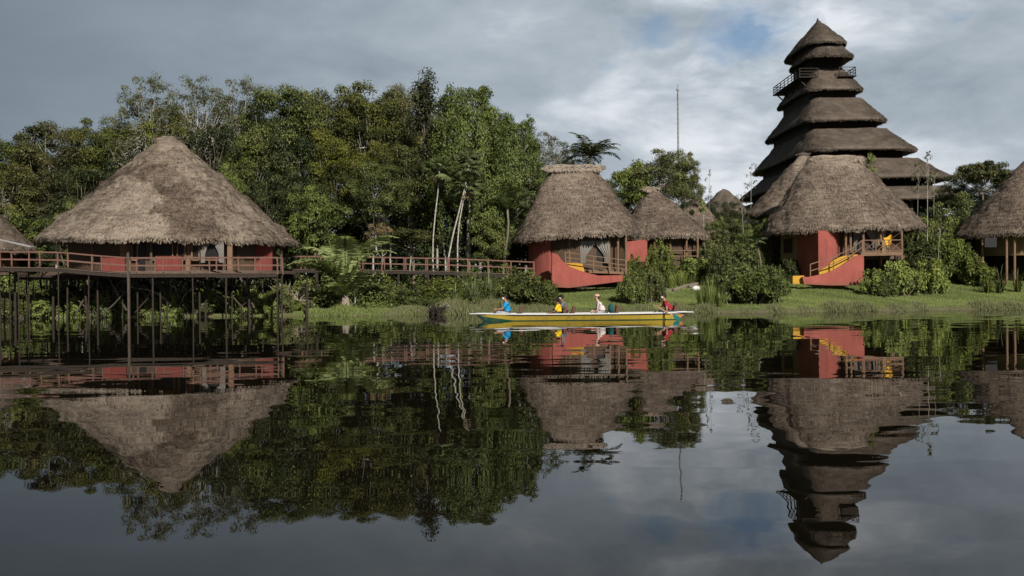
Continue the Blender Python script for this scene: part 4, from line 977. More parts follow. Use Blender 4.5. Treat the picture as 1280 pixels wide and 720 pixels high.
def tree(k, px, ytop, Y, wpx, label, group=None, cat='tree', name='tree', rot=None, xo=0):
    t_, c_, H, R = K[k]; x = at(px, ytop, Y).x; zt = at(px, ytop, Y).z; zb = tz(x, Y) - .05
    e = empty(name, (x, Y, zb), label, cat, group)
    e.rotation_euler.z = rot if rot is not None else random.uniform(0, 6.28)
    sx = wpx / F * Y / 2 / R; e.scale = (sx, sx, (zt - zb) / H)
    for nm, me in (('trunk', t_), ('crown', c_)):
        o = bpy.data.objects.new(nm, me); COL.objects.link(o); o.parent = e
    return e
random.seed(5)
sky_trees = [
 ('A2', 6, 158, 95, 118, 'round dark green tree at the far left end of the forest skyline'),
 ('A1', 70, 149, 92, 112, 'broad olive green tree left of the largest hut roof'),
 ('A3', 128, 146, 93, 92, 'rounded tree just left of the tall sparse pale tree'),
 ('B1', 188, 90, 86, 100, 'tall sparse tree with pale branches rising above the apex of the largest hut'),
 ('B2', 247, 96, 88, 104, 'tall feathery grey green tree right above the largest hut roof'),
 ('B1', 303, 93, 91, 96, 'tall airy tree on the skyline between the hut apex and the dense forest crown'),
 ('A1', 352, 103, 89, 112, 'broad tall tree with flat topped olive crown left of the forest centre'),
 ('A2', 408, 101, 92, 116, 'widest dense olive crown at the centre of the forest skyline'),
 ('A3', 462, 104, 90, 108, 'dense high crown just left of the thin spiky tree'),
 ('A1', 505, 101, 94, 84, 'high dark crown directly behind the thin spiky tree'),
 ('S', 530, 84, 84, 40, 'thin dark spiky tree sticking up highest above the forest'),
 ('V', 583, 115, 81, 104, 'tall tree draped in bright green hanging vines behind the white trunked palms'),
 ('V', 638, 150, 84, 92, 'vine covered tree sloping down towards the flat topped red hut'),
 ('S', 634, 143, 100, 34, 'small dark crown peeking over the vine covered tree'),
 ('B2', 682, 165, 97, 76, 'sparse twiggy tree directly above the left end of the flat straw ridge'),
 ('B1', 715, 180, 100, 66, 'low open tree below the feathery palm behind the flat ridge hut'),
 ('G', 782, 196, 98, 70, 'leafy green tree right of the feathery palm'),
 ('A2', 822, 184, 100, 92, 'round dense tree behind the pointed hut, left of the mast'),
 ('A3', 852, 189, 104, 50, 'dark tree crown beneath the radio mast'),
 ('D1', 872, 232, 112, 52, 'low dark tree between the mast and the tiny distant hut'),
 ('U', 1226, 199, 112, 66, 'flat umbrella shaped dark tree on the skyline right of the tower'),
 ('A1', 1205, 214, 118, 64, 'rounded tree left of the umbrella shaped tree beside the tower'),
 ('G', 1190, 238, 98, 60, 'leafy tree at the foot of the tower on its right'),
 ('A3', 1262, 214, 116, 66, 'tree behind the left slope of the roof at the right picture edge'),
]
for a_ in sky_trees: tree(a_[0], a_[1], a_[2], a_[3], a_[4], a_[5], 'trees on the forest skyline' if a_[1] < 900 else 'trees right of the tower')
prof = [(-80, 165), (0, 160), (60, 152), (120, 150), (150, 125), (180, 100), (330, 105), (420, 105), (510, 108), (545, 125), (600, 125), (640, 160), (665, 215), (700, 215)]
def skyl(px): return float(np.interp(px, [q[0] for q in prof], [q[1] for q in prof]))
for row, (Y, add, k_, sp) in enumerate(((99, 26, ('A1', 'A3', 'A2'), 56), (84, 52, ('A3', 'D1', 'A2'), 50), (82.5, 105, ('D1', 'D2', 'A1'), 46))):
    px = -70 + row * 17
    while px < 668:
        if not (row == 2 and 540 < px < 590):
            tree(random.choice(k_), px, skyl(px) + add + random.uniform(-12, 22), Y + random.uniform(-2.5, 4), random.uniform(70, 100), 'dense green tree filling the forest below the skyline, left of the flat topped red hut', 'trees filling the forest')
        px += sp + random.uniform(-6, 6)
lowt = [
 ('G', 392, 225, 78.5, 66, 'bright green tree above the arching waterside palm'), ('R', 474, 272, 77, 40, 'small tree with reddish yellow leaves between waterside palm and spreading shrub tree'),
 ('U', 515, 284, 77.5, 84, 'low spreading bright green tree in front of the second boardwalk'), ('G', 612, 262, 79, 52, 'bright leafy tree left of the flat topped red hut wall'),
 ('G', 640, 285, 82.5, 46, 'leafy tree close against the left side of the flat topped red hut'), ('G', 285, 196, 80, 50, 'bright green tree touching the right slope of the largest roof'),
 ('G', 20, 262, 79, 80, 'bright bushy tree behind the boardwalk at the far left'), ('G', 84, 250, 79, 60, 'bushy tree behind the left eave of the largest hut'),
 ('D2', 765, 232, 90, 44, 'dark tree between the flat topped roof and the pointed roof'), ('D1', 850, 248, 97, 40, 'dark leafy tree in the gap between the two pointed roofs'),
 ('G', 925, 270, 90, 44, 'green tree behind the big shrub left of the ramp hut'), ('G', 893, 268, 98, 34, 'leafy green tree right beside the eave of the half hidden hut'), ('D1', 915, 248, 112, 34, 'dark slim tree just right of the tiny distant hut'), ('G', 942, 284, 86, 40, 'bushy green tree below the left tip of the grey roof'), ('D1', 905, 262, 110, 52, 'dark tree below the tiny distant hut'),
 ('D2', 940, 262, 118, 50, 'dark tree against the left foot of the tower'), ('G', 962, 262, 84, 36, 'bright leafy tree under the left eave of the grey roof behind the ramp hut'),
 ('G', 1165, 268, 88, 64, 'bright green tree right of the ramp hut roof'), ('D1', 1140, 262, 95, 46, 'dark tree behind the right eave of the ramp hut'),
 ('D2', 1200, 262, 92, 60, 'dark leafy tree left of the bamboo walled hut'), ('G', 1185, 290, 83, 50, 'green bushy tree between the ramp hut and the bamboo walled hut'),
 ('D1', 1215, 245, 100, 60, 'deep green tree behind the eave of the bamboo walled hut'), ('G', 1148, 300, 80.5, 42, 'bushy tree against the right end of the ramp hut porch'), ('D2', 1110, 300, 88, 44, 'dark tree seen through the porch of the ramp hut'),
]
for a_ in lowt: tree(*a_)
for px, yt, Y, wd_, k, lb in ((928, 236, 88, 20, 'T', 'thin bare stemmed sapling left of the grey roof slope'), (938, 196, 98, 18, 'T', 'tallest spindly sapling left of the tower'), (1156, 180, 80, 26, 'T', 'tall spindly sapling with open top beside the tower eaves'),
                             (1146, 200, 81, 16, 'T', 'slender pale stemmed sapling left of the tallest one beside the tower'), (1089, 184, 86, 16, 'L', 'bright lime green sapling top showing over the ramp hut roof'), (885, 205, 108, 10, 'T', 'thin bare sapling beside the tiny distant hut'), (1165, 205, 84, 18, 'T', 'slim sapling right of the tallest one beside the tower'),
                             (1172, 275, 78, 20, 'T', 'pale bare sapling low beside the ramp hut'), (878, 245, 95, 12, 'L', 'small light sapling between the pointed roofs')):
    tree(k, px, yt, Y, wd_, lb, 'young saplings', name='sapling', cat='sapling')

# palms
def palm(px, ybase, ytop, Y, label, kindf, lean_px=0, r=.11, bark='bark_white', name='palm_tree', leafm='leaf_palm', crown_args=None, dry=0):
    b0 = at(px, ybase, Y); t0 = at(px + lean_px, ytop, Y); zb = min(tz(b0.x, Y), b0.z) - .1
    e = empty(name, (b0.x, Y, zb), label, 'palm tree', 'palms')
    tb = MB(); L = t0 - Vector((b0.x, Y, zb)); pts = []
    for k_ in range(7):
        f = k_ / 6; pts.append(Vector((L.x * (f ** 1.1) + .22 * math.sin(f * 5 + px), .1 * math.sin(f * 4), L.z * f)))
    tb.tube(pts, [r * (1.25 - .35 * k_ / 6) for k_ in range(7)], 8)
    fm = MB()
    if kindf == 'feather': V, Qd, T = feather_fronds(pts[-1], mb=fm, **crown_args)
    else: V, Qd, T = fan_fronds(tuple(pts[-1]), mb=fm, **crown_args)
    link_mesh('trunk', tb.mesh('trunk', True), bark, e); link_mesh('crown', np_mesh('crown', V, Qd, T), leafm, e); link_mesh('frond_stem', fm.mesh('frond_stem'), 'leaf_palm', e)
    if dry:
        V, Qd, T = fan_fronds(tuple(pts[-1] - Vector((0, 0, .15))), dry, .5, .55, (-1.45, -.7), .6); link_mesh('dead_fronds', np_mesh('dead_fronds', V, Qd, T), 'leaf_dry', e)
    return e
random.seed(9)
fanA = dict(n=26, pet=.8, rad=.75, lift=(-.5, 1.35), tone=.75)
palm(543, 330, 213, 76.2, 'fan palm with straight white trunk and dry fronds, left of the two leaning ones', 'fan', 3, .05, crown_args=fanA, dry=10)
palm(556, 350, 206, 76.0, 'fan palm with the most slanting white trunk rising behind the second boardwalk', 'fan', 27, .055, crown_args=fanA, dry=5)
palm(567, 345, 232, 76.1, 'shorter fan palm with a slanting white trunk, close right of the most slanting one', 'fan', 16, .05, crown_args=fanA, dry=7)
palm(553, 330, 262, 80, 'small fan palm with pale fronds in the shade behind the slanting trunks', 'fan', 2, .08, 'bark_pale', crown_args=dict(n=16, pet=.6, rad=.5, lift=(-.3, 1.2), tone=.7))
palm(737, 300, 196, 96, 'feathery palm with drooping fronds rising behind the flat topped red hut', 'feather', 0, .16, 'bark', crown_args=dict(n=18, Lf=3.4, droop=.85, lift=(.1, 1.35), leaf=.75, tone=.35, wd=.1), leafm='leaf_forest')
palm(632, 340, 262, 79, 'palm with broad pale fronds left of the flat topped red hut', 'feather', 0, .09, 'bark', crown_args=dict(n=10, Lf=2.8, droop=.8, lift=(.5, 1.3), leaf=.7, tone=.7, wd=.11))
palm(948, 330, 300, 74, 'small fan palm beside the big shrub left of the ramp hut', 'fan', 0, .06, 'bark', crown_args=dict(n=14, pet=.5, rad=.45, lift=(-.2, 1.2), tone=.5))
# the arching palm on the water's edge
wp = at(432, 388, 66.8)
e = empty('palm_tree', (wp.x, 66.8, 0.1), 'young palm with large arching fronds at the water edge between the two boardwalks', 'palm tree', 'palms')
fm = MB()
az = [math.pi * 1.02, math.pi * .86, math.pi * 1.22, math.pi * .6, math.pi * .42, -.25, .18, .5, -.9, math.pi * 1.45, 1.35, 2.4, -1.45]
V1 = feather_fronds((0, 0, 1.1), 6, 5.2, 1.0, (1.05, 1.28), 1.0, 1.0, fm, [math.pi * 1.0, math.pi * 1.12, math.pi * .80, math.pi * .93, math.pi * 1.25, math.pi * .7], .7, 74, .13)
V2 = feather_fronds((0, 0, 1.1), 7, 6.3, 1.2, (1.38, 1.52), 1.0, 1.0, fm, [.05, -.25, .6, 3.0, 2.2, -1.4, 1.5], .75, 80, .13)
V3 = feather_fronds((0, 0, 1.0), 4, 3.0, .9, (.8, 1.2), .9, 1.0, fm, [-.4, -1.0, .3, -2.0, -1.57], .5, 50, .09)
V, Qd, T = cat_arrays([V1, V2, V3]); link_mesh('crown', np_mesh('crown', V, Qd, T), 'leaf_coco', e)
link_mesh('frond_stem', fm.mesh('frond_stem'), 'leaf_lime', e)
tb = MB(); tb.tube([(0, 0, -.5), (0, 0, .4), (0, 0, 1.2)], [.40, .32, .2], 10); tb_o = link_mesh('trunk', tb.mesh('trunk', True), 'driftwood', e)
V, Qd, T = blade_kind(60, 1.0, .07, .9, -.1, .6, .3); link_mesh('dead_fronds', np_mesh('dead_fronds', V, Qd, T), 'leaf_dry', e)
# bare post standing in the water by it
for px, yt, yb, r, lb in ((443, 310, 396, .055, 'thin pale pole standing right beside the arching palm'), (383, 346, 404, .09, 'dark pole standing in the water between the largest hut and the arching palm')):
    Yp = 67.6 if px > 400 else 64; a_, b_ = at(px, yt, Yp), at(px, yb, Yp); q = MB(); q.tube([(a_.x, Yp, -1), (a_.x + .04, Yp, a_.z)], [r, r * .8], 7); o = q.build('pole', 'bark_pale' if px > 400 else 'wood_dark'); tag(o, lb, 'pole')

# ------------------------------------------------------------------ shrubs
SK = {}
def skind(n_, pair, mat): pair[0].materials.append(MATS['bark']); pair[1].materials.append(MATS[mat]); SK[n_] = pair
random.seed(61); skind('broad', shrub_kind(1, 1, 42, 230, .115, (.05, .9), .45), 'leaf_bush')
random.seed(62); skind('darkb', shrub_kind(1, 1, 46, 160, .13, (.1, .9), .5), 'leaf_dark')
random.seed(63); skind('lime', shrub_kind(1, 1, 40, 150, .10, (.1, .9), .6), 'leaf_lime')
random.seed(64); skind('fine', shrub_kind(1, 1, 50, 170, .08, (.2, .8), .5), 'leaf_bush')
random.seed(65); skind('wil', shrub_kind(1, 1, 54, 200, .15, (.1, 1.0), .24), 'leaf_bush')
for n_, mat, ar in (('strap', 'leaf_forest', (70, 1.2, .10, .8, .5, .5, .25)), ('reedy', 'leaf_lime', (110, 1.15, .05, .45, .28, .35, .5)), ('ferny', 'leaf_palm', (90, 1.1, .09, .8, .5, .6, .35)), ('yel', 'leaf_lime', (120, 1.1, .07, .8, .45, .65, .6))):
    V, Qd, T = blade_kind(*ar); me = np_mesh('foliage', V, Qd, T); me.materials.append(MATS[mat]); SK[n_] = (None, me)
def shrub(k, px, ybase, ytop, wpx, Y, label, group='shrubs', name='shrub', cat='shrub', sy=None):
    b0 = at(px, ybase, Y); zb = tz(b0.x, Y) - .03; zt = at(px, ytop, Y).z; s_, f_ = SK[k]; sc = wpx / F * Y / 2
    e = empty(name, (b0.x, Y, zb), label, cat, group); e.rotation_euler.z = random.uniform(0, 6.28); h = max(.3, (zt - zb) * (.86 if s_ else 1))
    e.scale = (sc, sc, h)
    if s_: o = bpy.data.objects.new('stem', s_); COL.objects.link(o); o.parent = e
    o = bpy.data.objects.new('foliage', f_); COL.objects.link(o); o.parent = e
    return e
random.seed(3)
sh = [
 ('broad', 652, 388, 334, 60, 68.0, 'big dark leafy shrub at the water edge behind the blue shirted paddler'), ('fine', 678, 388, 344, 50, 67.8, 'dark leafy shrub in front of the left end of the red ramp wall'),
 ('wil', 790, 365, 338, 38, 69.5, 'left half of the pair of lawn shrubs below the middle hut porch'), ('fine', 814, 366, 334, 42, 70, 'round lawn shrub right of the middle hut porch'),
 ('fine', 826, 340, 298, 42, 77, 'tall green shrub in front of the pointed hut'), ('lime', 868, 345, 318, 50, 79, 'pale yellow green shrub beside the pointed hut railing'),
 ('wil', 922, 382, 328, 56, 68.0, 'large feathery shrub left of the ramp hut, its left half'), ('wil', 960, 382, 330, 54, 68.2, 'large feathery shrub touching the left end of the curved ramp'), ('broad', 942, 382, 336, 60, 67.2, 'low dark shrub at the foot of the large feathery shrub'),
 ('fine', 903, 345, 298, 46, 76, 'tall bright shrub left of the large feathery shrub'), ('wil', 930, 340, 298, 50, 78, 'light shrub under the small distant roofs'),
 ('lime', 1090, 361, 332, 34, 72.5, 'small yellow green shrub right of the curved ramp'), ('lime', 1126, 363, 320, 54, 72.8, 'largest yellow green shrub in front of the ramp hut porch'), ('lime', 1163, 362, 319, 44, 73.5, 'yellow green shrub at the right end of the row before the porch'), ('fine', 1108, 362, 338, 34, 72, 'dark low shrub between the two yellow green shrubs'),
 ('fine', 1185, 350, 290, 60, 79, 'dense green shrub right of the ramp hut porch'), ('broad', 1205, 345, 305, 46, 79, 'leafy shrub left of the bamboo walled hut'), ('darkb', 1150, 340, 300, 50, 79, 'dark shrub behind the yellow green shrubs'),
 ('broad', 1222, 345, 322, 44, 77, 'low shrub under the eave of the bamboo walled hut'), ('fine', 1172, 330, 262, 60, 84, 'tall leafy thicket shrub below the tower eaves'), ('fine', 1210, 325, 262, 60, 86, 'thicket shrub left of the bamboo walled hut eave'),
 ('darkb', 985, 350, 322, 30, 80, 'dark shrub under the bamboo panel of the ramp hut'), ('lime', 965, 320, 282, 44, 85, 'light green shrub under the grey roof slope'),
 ('fine', 1145, 330, 276, 40, 84, 'tall shrub touching the right eave of the ramp hut'), ('broad', 795, 340, 318, 30, 82, 'shrub filling the gap between middle hut and pointed hut'), ('broad', 880, 330, 296, 34, 90, 'shrub under the eave of the half hidden hut'),
]
for a_ in sh: shrub(*a_)
for a_ in (('reedy', 888, 384, 344, 30, 65.9, 'clump of tall bright reeds at the water edge right of the canoe'), ('reedy', 877, 382, 352, 22, 66.1, 'shorter clump of reeds nearest the canoe stern'), ('reedy', 900, 386, 360, 22, 65.7, 'low clump of reeds left of the big feathery shrub'),
           ('strap', 1250, 354, 324, 26, 73, 'dark strap leaved plant below the bamboo walled hut'), ('strap', 1234, 355, 332, 24, 73.2, 'smaller strap leaved plant left of the big one below the bamboo walled hut'), ('strap', 1272, 356, 330, 24, 73.4, 'strap leaved plant at the right picture edge'),
           ('ferny', 592, 384, 336, 36, 68.6, 'ferny bright plant left of the dark waterside shrub'), ('ferny', 612, 380, 330, 34, 70, 'tall ferny plant below the right end of the second boardwalk'), ('ferny', 570, 382, 348, 30, 69, 'ferny plant below the second boardwalk stilts'),
           ('yel', 852, 345, 326, 24, 77, 'yellowish leafy bedding plant in front of the pointed hut'), ('yel', 840, 347, 330, 20, 76, 'low yellowish plant left of the stone path edge'), ('yel', 866, 342, 324, 20, 78, 'yellowish plant beside the pointed hut rail'),
           ('ferny', 636, 360, 330, 30, 71.5, 'ferny plant beside the left edge of the red ramp wall')):
    shrub(*a_, group='leafy plants', name='leafy_plant', cat='plant')
for i in range(26):
    px = -25 + i * 15.5 + random.uniform(-5, 5)
    shrub(random.choice(['broad', 'lime', 'fine', 'lime', 'wil']), px, 388, random.uniform(346, 374) if px < 130 or px > 330 else random.uniform(356, 380), random.uniform(26, 46), random.uniform(65.9, 67.6), 'leafy shrub growing on the left bank among the dark stilts', 'shrubs among the stilts')
for i, (px, Y) in enumerate(((8, 64.6), (30, 65.0), (55, 64.8), (96, 65.1), (128, 65.2), (188, 65.2), (215, 65.0), (236, 65.3), (262, 65.1), (300, 65.0), (318, 65.2), (338, 64.9), (352, 65.3))):
    shrub(random.choice(['lime', 'broad', 'fine']), px, 394, random.uniform(352, 372), random.uniform(26, 42), Y, 'leafy shrub at the water edge under the front of the stilt deck', 'shrubs at the water edge under the deck')
for i in range(30):                                                  # thicket on the left bank below and behind the stilt hut
    px = -20 + i * 20.5 + random.uniform(-6, 6); Y = random.uniform(70.3, 72.5) if px < 120 else random.uniform(72.5, 76.5) if px < 380 else random.uniform(70, 76)
    tp = random.uniform(338, 368) if (px < 190 or px > 380) else random.uniform(352, 376)
    shrub(random.choice(['broad', 'fine', 'fine', 'lime', 'darkb', 'wil', 'broad']), px, 385, tp, random.uniform(34, 62), Y, 'leafy shrub in the thicket along the left bank below the boardwalks', 'thicket shrubs on the left bank')

# dead brush piles
def brush(px, py, Y, w_, h_, n_, label, seed, mat='driftwood'):
    random.seed(seed); c = at(px, py, Y); zb = tz(c.x, Y); q = MB()
    for i in range(n_):
        a_ = random.uniform(0, math.pi); r_ = w_ * random.uniform(.3, 1); p0 = Vector((random.gauss(0, w_ * .3), random.gauss(0, w_ * .3), random.uniform(-.1, h_ * .5)))
        p1 = p0 + Vector((math.cos(a_) * r_, random.gauss(0, .4), random.uniform(-.1, 1) * h_)); rr = random.uniform(.015, .05)
        q.tube(limb_pts(p0, p1, 4, -.12, .10), [rr * 1.2, rr, rr * .8, rr * .6, rr * .3], 5, cap=False)
    o = link_mesh('brush_pile', q.mesh('brush_pile', True), mat); o.location = (c.x, Y, zb); tag(o, label, 'brush pile')
brush(362, 385, 68.5, 2.0, 1.7, 90, 'tangle of grey dead branches on the bank between the largest hut and the arching palm', 4)
brush(546, 392, 64.6, .8, .7, 70, 'dark twisted root clump at the water edge left of the canoe', 5, 'wood_dark')
brush(560, 392, 65.4, .8, .4, 46, 'low pale driftwood twigs right of the dark root clump', 6)
brush(225, 385, 66.6, 3.0, 2.2, 90, 'pale crooked branches standing among the stilts of the largest hut', 8, 'bark_pale')
brush(150, 385, 66.8, 2.2, 2.4, 60, 'crooked grey branches under the left end of the largest hut', 12, 'bark')
random.seed(8)
# stones and boards edging the path by the pointed hut
pt = at(856, 342, 74); 
path = MB(); P0 = [at(832, 351, 74.5), at(850, 346, 77), at(876, 338, 82)]
for a_, b_ in zip(P0, P0[1:]):
    za, zb_ = tz(a_.x, a_.y) + .03, tz(b_.x, b_.y) + .03
    path.quad((a_.x - 1.2, a_.y, za), (a_.x + 1.0, a_.y, za), (b_.x + 1.0, b_.y, zb_), (b_.x - 1.2, b_.y, zb_))
tag(path.build('path', 'rock'), kind='structure')
for i, (p0, p1, lb) in enumerate((((842, 352), (872, 340), 'long grey timber edging the path below the pointed hut'), ((862, 352), (880, 338), 'weathered timber lying on the slope right of the path'))):
    a_, b_ = at(*p0, 74.6 + i), at(*p1, 78 + i); a_.z = tz(a_.x, a_.y) + .12; b_.z = tz(b_.x, b_.y) + .15
    q = MB(); q.tube([a_, a_.lerp(b_, .5) + Vector((0, 0, .04)), b_], [.15, .14, .12], 8); o = q.build('log', 'bark', smooth=True); tag(o, lb, 'log')
a_ = at(870, 345, 74.5); q = MB(); q.sphere((a_.x, 74.5, tz(a_.x, 74.5) + .12), .26, sc=(1.2, .9, .8), seg=9, rings=6); o = q.build('stone', 'mask_white'); tag(o, 'small whitish stone at the end of the path timber', 'stone')

# ------------------------------------------------------------------ ground cover
def scatter_leaves(name, n_, xr_, sfun, hfun, L, mat, label, cat):
    x = rng.uniform(*xr_, n_); y = sfun(x, rng.random(n_)); hh = hfun(x, y); z = terr(x, y) + hh * rng.random(n_) ** .5
    P = np.stack([x, y, z], 1); N = nrm(np.array([0, -.35, .8]) + rng.normal(size=(n_, 3)) * .55); Dr = rng.normal(size=(n_, 3)) + np.array([0, -.2, -.1])
    ln = L * (.5 + rng.random(n_)); tn = np.clip(.5 + .35 * np.sin(x * 1.1 + np.sin(y)) * np.sin(y * 1.3) + rng.normal(size=n_) * .2, 0, 1)
    V, Qd, T = leaf_arrays(P, Dr, N, ln, ln * .5, tn, .06)
    o = link_mesh(name, np_mesh(name, V, Qd, T), mat); tag(o, label, cat, kind='stuff'); return o
lump = lambda x, y: .35 + 1.0 * np.clip(np.sin(x * .83 + np.sin(y * .9)) * np.sin(y * .61 + x * .2) + .35, 0, 1.4)
scatter_leaves('undergrowth', 95000, (-62, 1), lambda x, u: shore(x) + 3.0 + 17 * u, lambda x, y: lump(x, y) * np.clip((y - shore(x)) / 4, .15, 1.6), .17, 'leaf_bush', 'tangled green undergrowth covering the forest bank', 'undergrowth')
scatter_leaves('undergrowth', 60000, (12, 75), lambda x, u: 84 + 30 * u, lambda x, y: lump(x, y) * 1.5 + .4, .24, 'leaf_forest', 'green undergrowth behind and between the huts on the slope', 'undergrowth')
# far-off wood that closes the view between the trunks
n_ = 120000; x = rng.uniform(-115, 118, n_); y = rng.uniform(120, 160, n_)
tp = np.where(x < 8, 12.5, 6.5) * (.75 + .3 * np.sin(x * .21) * np.sin(x * .077 + 1) + .15 * np.sin(x * .9))
P = np.stack([x, y, terr(x, y) + tp * rng.random(n_) ** .7], 1)
ln = .75 * (.5 + rng.random(n_)); V, Qd, T = leaf_arrays(P, rng.normal(size=(n_, 3)), nrm(np.array([0, -.5, .7]) + rng.normal(size=(n_, 3)) * .5), ln, ln * .6, np.clip(.4 + .25 * np.sin(x) + rng.normal(size=n_) * .2, 0, 1), .05)
tag(link_mesh('forest', np_mesh('forest', V, Qd, T), 'leaf_dark'), 'far dark wood behind the huts and trees', 'forest', kind='stuff')

def blades(name, x, y, H, wd, tone, mat, label, lean=.35):
    n_ = len(x); P = np.stack([x, y, terr(x, y) - .02], 1); Dr = np.stack([rng.normal(size=n_) * lean, rng.normal(size=n_) * lean, np.ones(n_)], 1)
    N = np.stack([rng.normal(size=n_) * .5, -np.ones(n_), np.zeros(n_)], 1)
    V, Qd, T = leaf_arrays(P, Dr, N, H, wd, tone, .12); o = link_mesh(name, np_mesh(name, V, Qd, T), mat); tag(o, label, 'grass', kind='stuff')
def field(n_, x0, x1, s0, s1, pw=1.0):
    x = rng.uniform(x0, x1, n_); y = shore(x) + s0 + (s1 - s0) * rng.random(n_) ** pw; return x, y
x, y = field(130000, -2, 52, .7, 18, 1.2); pat = .5 + .25 * np.sin(x * .7 + np.sin(y * .8) * 1.5) + .15 * np.sin(x * 2.3 + y * 1.7)
blades('grass', x, y, .09 + .07 * rng.random(len(x)), np.full(len(x), .035), np.clip(pat + rng.normal(size=len(x)) * .22, 0, 1), 'grass', 'short green lawn sloping up from the water to the huts')
x, y = field(42000, -2, 56, -.5, 2.0); cl = np.clip(.5 + .6 * np.sin(x * .9 + 1) * np.sin(x * .37) + .35 * np.sin(x * 3.1), .12, 1.3)
blades('grass', x, y, (.14 + .38 * rng.random(len(x))) * cl, np.full(len(x), .04), np.clip(.45 + rng.normal(size=len(x)) * .28, 0, 1), 'reed', 'longer straw coloured grass along the right water edge', .3)
x, y = field(46000, -62, -1, -.4, 3.6); cl = np.clip(.5 + .55 * np.sin(x * .8 + 1) * np.sin(x * .31 + 2) + .3 * np.sin(x * 2.7), .15, 1.2)
blades('grass', x, y, (.12 + .4 * rng.random(len(x))) * cl, np.full(len(x), .045), np.clip(.5 + rng.normal(size=len(x)) * .25, 0, 1), 'grass', 'rough green grass along the left water edge', .4)
x, y = field(15000, -9, 3.5, -.3, 3.4); ev = np.clip((x + 9) / 5, 0, 1) * np.clip((3.5 - x) / 3.5, 0, 1) * (.55 + .45 * np.sin(x * 2.1 + y)); blades('grass', x, y, .12 + (.1 + .75 * rng.random(len(x))) * ev, np.full(len(x), .045), np.clip(.5 + rng.normal(size=len(x)) * .25, 0, 1), 'reed', 'tall dry reeds at the water edge behind the canoe bow', .22)

# ------------------------------------------------------------------ the canoe
BY = 54.0; BC = at(726.5, 395, BY); BX = BC.x
boat = empty('canoe', (BX, BY, -.13), 'long narrow yellow and green wooden canoe with white gunwale carrying five people', 'canoe')
NS = 72; LV = 9
def hw(u): return .56 * (1 - abs(u) ** 3.0) ** .8 + .13
def keel(u): return -.16 + .60 * max(0, (abs(u) - .80) / .20) ** 1.6
def shell(m_, du, dz, flip):
    i0 = len(m_.v)
    for i in range(NS + 1):
        u = -1 + 2 * i / NS; w_ = hw(u) - du; kz = keel(u) + dz; gzb = .46 + .05 * abs(u) ** 3
        for j in range(2 * LV + 1):
            s_ = (j - LV) / LV; f = abs(s_); yy = w_ * (f ** .55 if f > 0 else 0) * (1 if s_ > 0 else -1) * (.72 + .28 * f); m_.v.append((u * (5.65 - du), yy, kz + (gzb - kz) * max(0, (f - .25) / .75) ** 1.0 if f > .25 else kz))
    for i in range(NS):
        for j in range(2 * LV):
            a_ = i0 + i * (2 * LV + 1) + j; b_ = a_ + 2 * LV + 1; m_.f.append((a_, b_, b_ + 1, a_ + 1) if flip else (a_, a_ + 1, b_ + 1, b_)); m_.m.append(0)
hm = MB(); shell(hm, 0, 0, True)
for e_ in (0, NS): hm.f.append(tuple(e_ * (2 * LV + 1) + j for j in range(2 * LV + 1))); hm.m.append(0)
link_mesh('hull', hm.mesh('hull', True), 'hull_paint', boat)
im = MB(); shell(im, .05, .05, False); link_mesh('hull_lining', im.mesh('hull_lining', True), 'boat_inside', boat)
for sg in (1, -1):
    gm = MB()
    for i in range(NS):
        u0, u1 = -1 + 2 * i / NS, -1 + 2 * (i + 1) / NS; gm.bar((u0 * 5.65, sg * (hw(u0) - .02), .49 + .05 * abs(u0) ** 3), (u1 * 5.65 + .01, sg * (hw(u1) - .02), .49 + .05 * abs(u1) ** 3), .11, .06)
    link_mesh('gunwale', gm.mesh('gunwale'), 'paint_white', boat)
for sg in (-1, 1):
    em = MB(); x0, x1 = (-6.03, -5.1) if sg < 0 else (5.15, 6.03)
    em.v = [(x0, -.16 if sg < 0 else -.38, .515), (x0, .16 if sg < 0 else .38, .515), (x1, .38 if sg < 0 else .17, .505), (x1, -.38 if sg < 0 else -.17, .505)]
    em.v += [(a_, b_, c_ + .04) for a_, b_, c_ in em.v]; em.f = [(0, 1, 2, 3), (7, 6, 5, 4), (0, 4, 5, 1), (1, 5, 6, 2), (2, 6, 7, 3), (3, 7, 4, 0)]; em.m = [0] * 6
    link_mesh('end_deck', em.mesh('end_deck'), 'paint_white', boat)
# people: local frame at the seat, facing -x
def skin_mesh(J, E, sub=1):
    names = list(J); me = bpy.data.meshes.new('tmp'); me.from_pydata([J[k_][0] for k_ in names], [(names.index(a_), names.index(b_)) for a_, b_ in E], [])
    o = bpy.data.objects.new('tmp', me); COL.objects.link(o); md = o.modifiers.new('s', 'SKIN'); md.use_smooth_shade = True
    for i, k_ in enumerate(names):
        r = J[k_][1]; sv = me.skin_vertices[0].data[i]; sv.radius = (r, r) if isinstance(r, (int, float)) else r; sv.use_root = (i == 0)
    sb = o.modifiers.new('u', 'SUBSURF'); sb.levels = sub; sb.render_levels = sub
    dg = bpy.context.evaluated_depsgraph_get(); out = bpy.data.meshes.new_from_object(o.evaluated_get(dg)); bpy.data.objects.remove(o); return out
def join_into(me, mb):
    b_ = bmesh.new(); b_.from_mesh(me); t_ = mb.mesh('t', True); b_.from_mesh(t_); b_.to_mesh(me); b_.free(); me.polygons.foreach_set('use_smooth', [True] * len(me.polygons)); return me
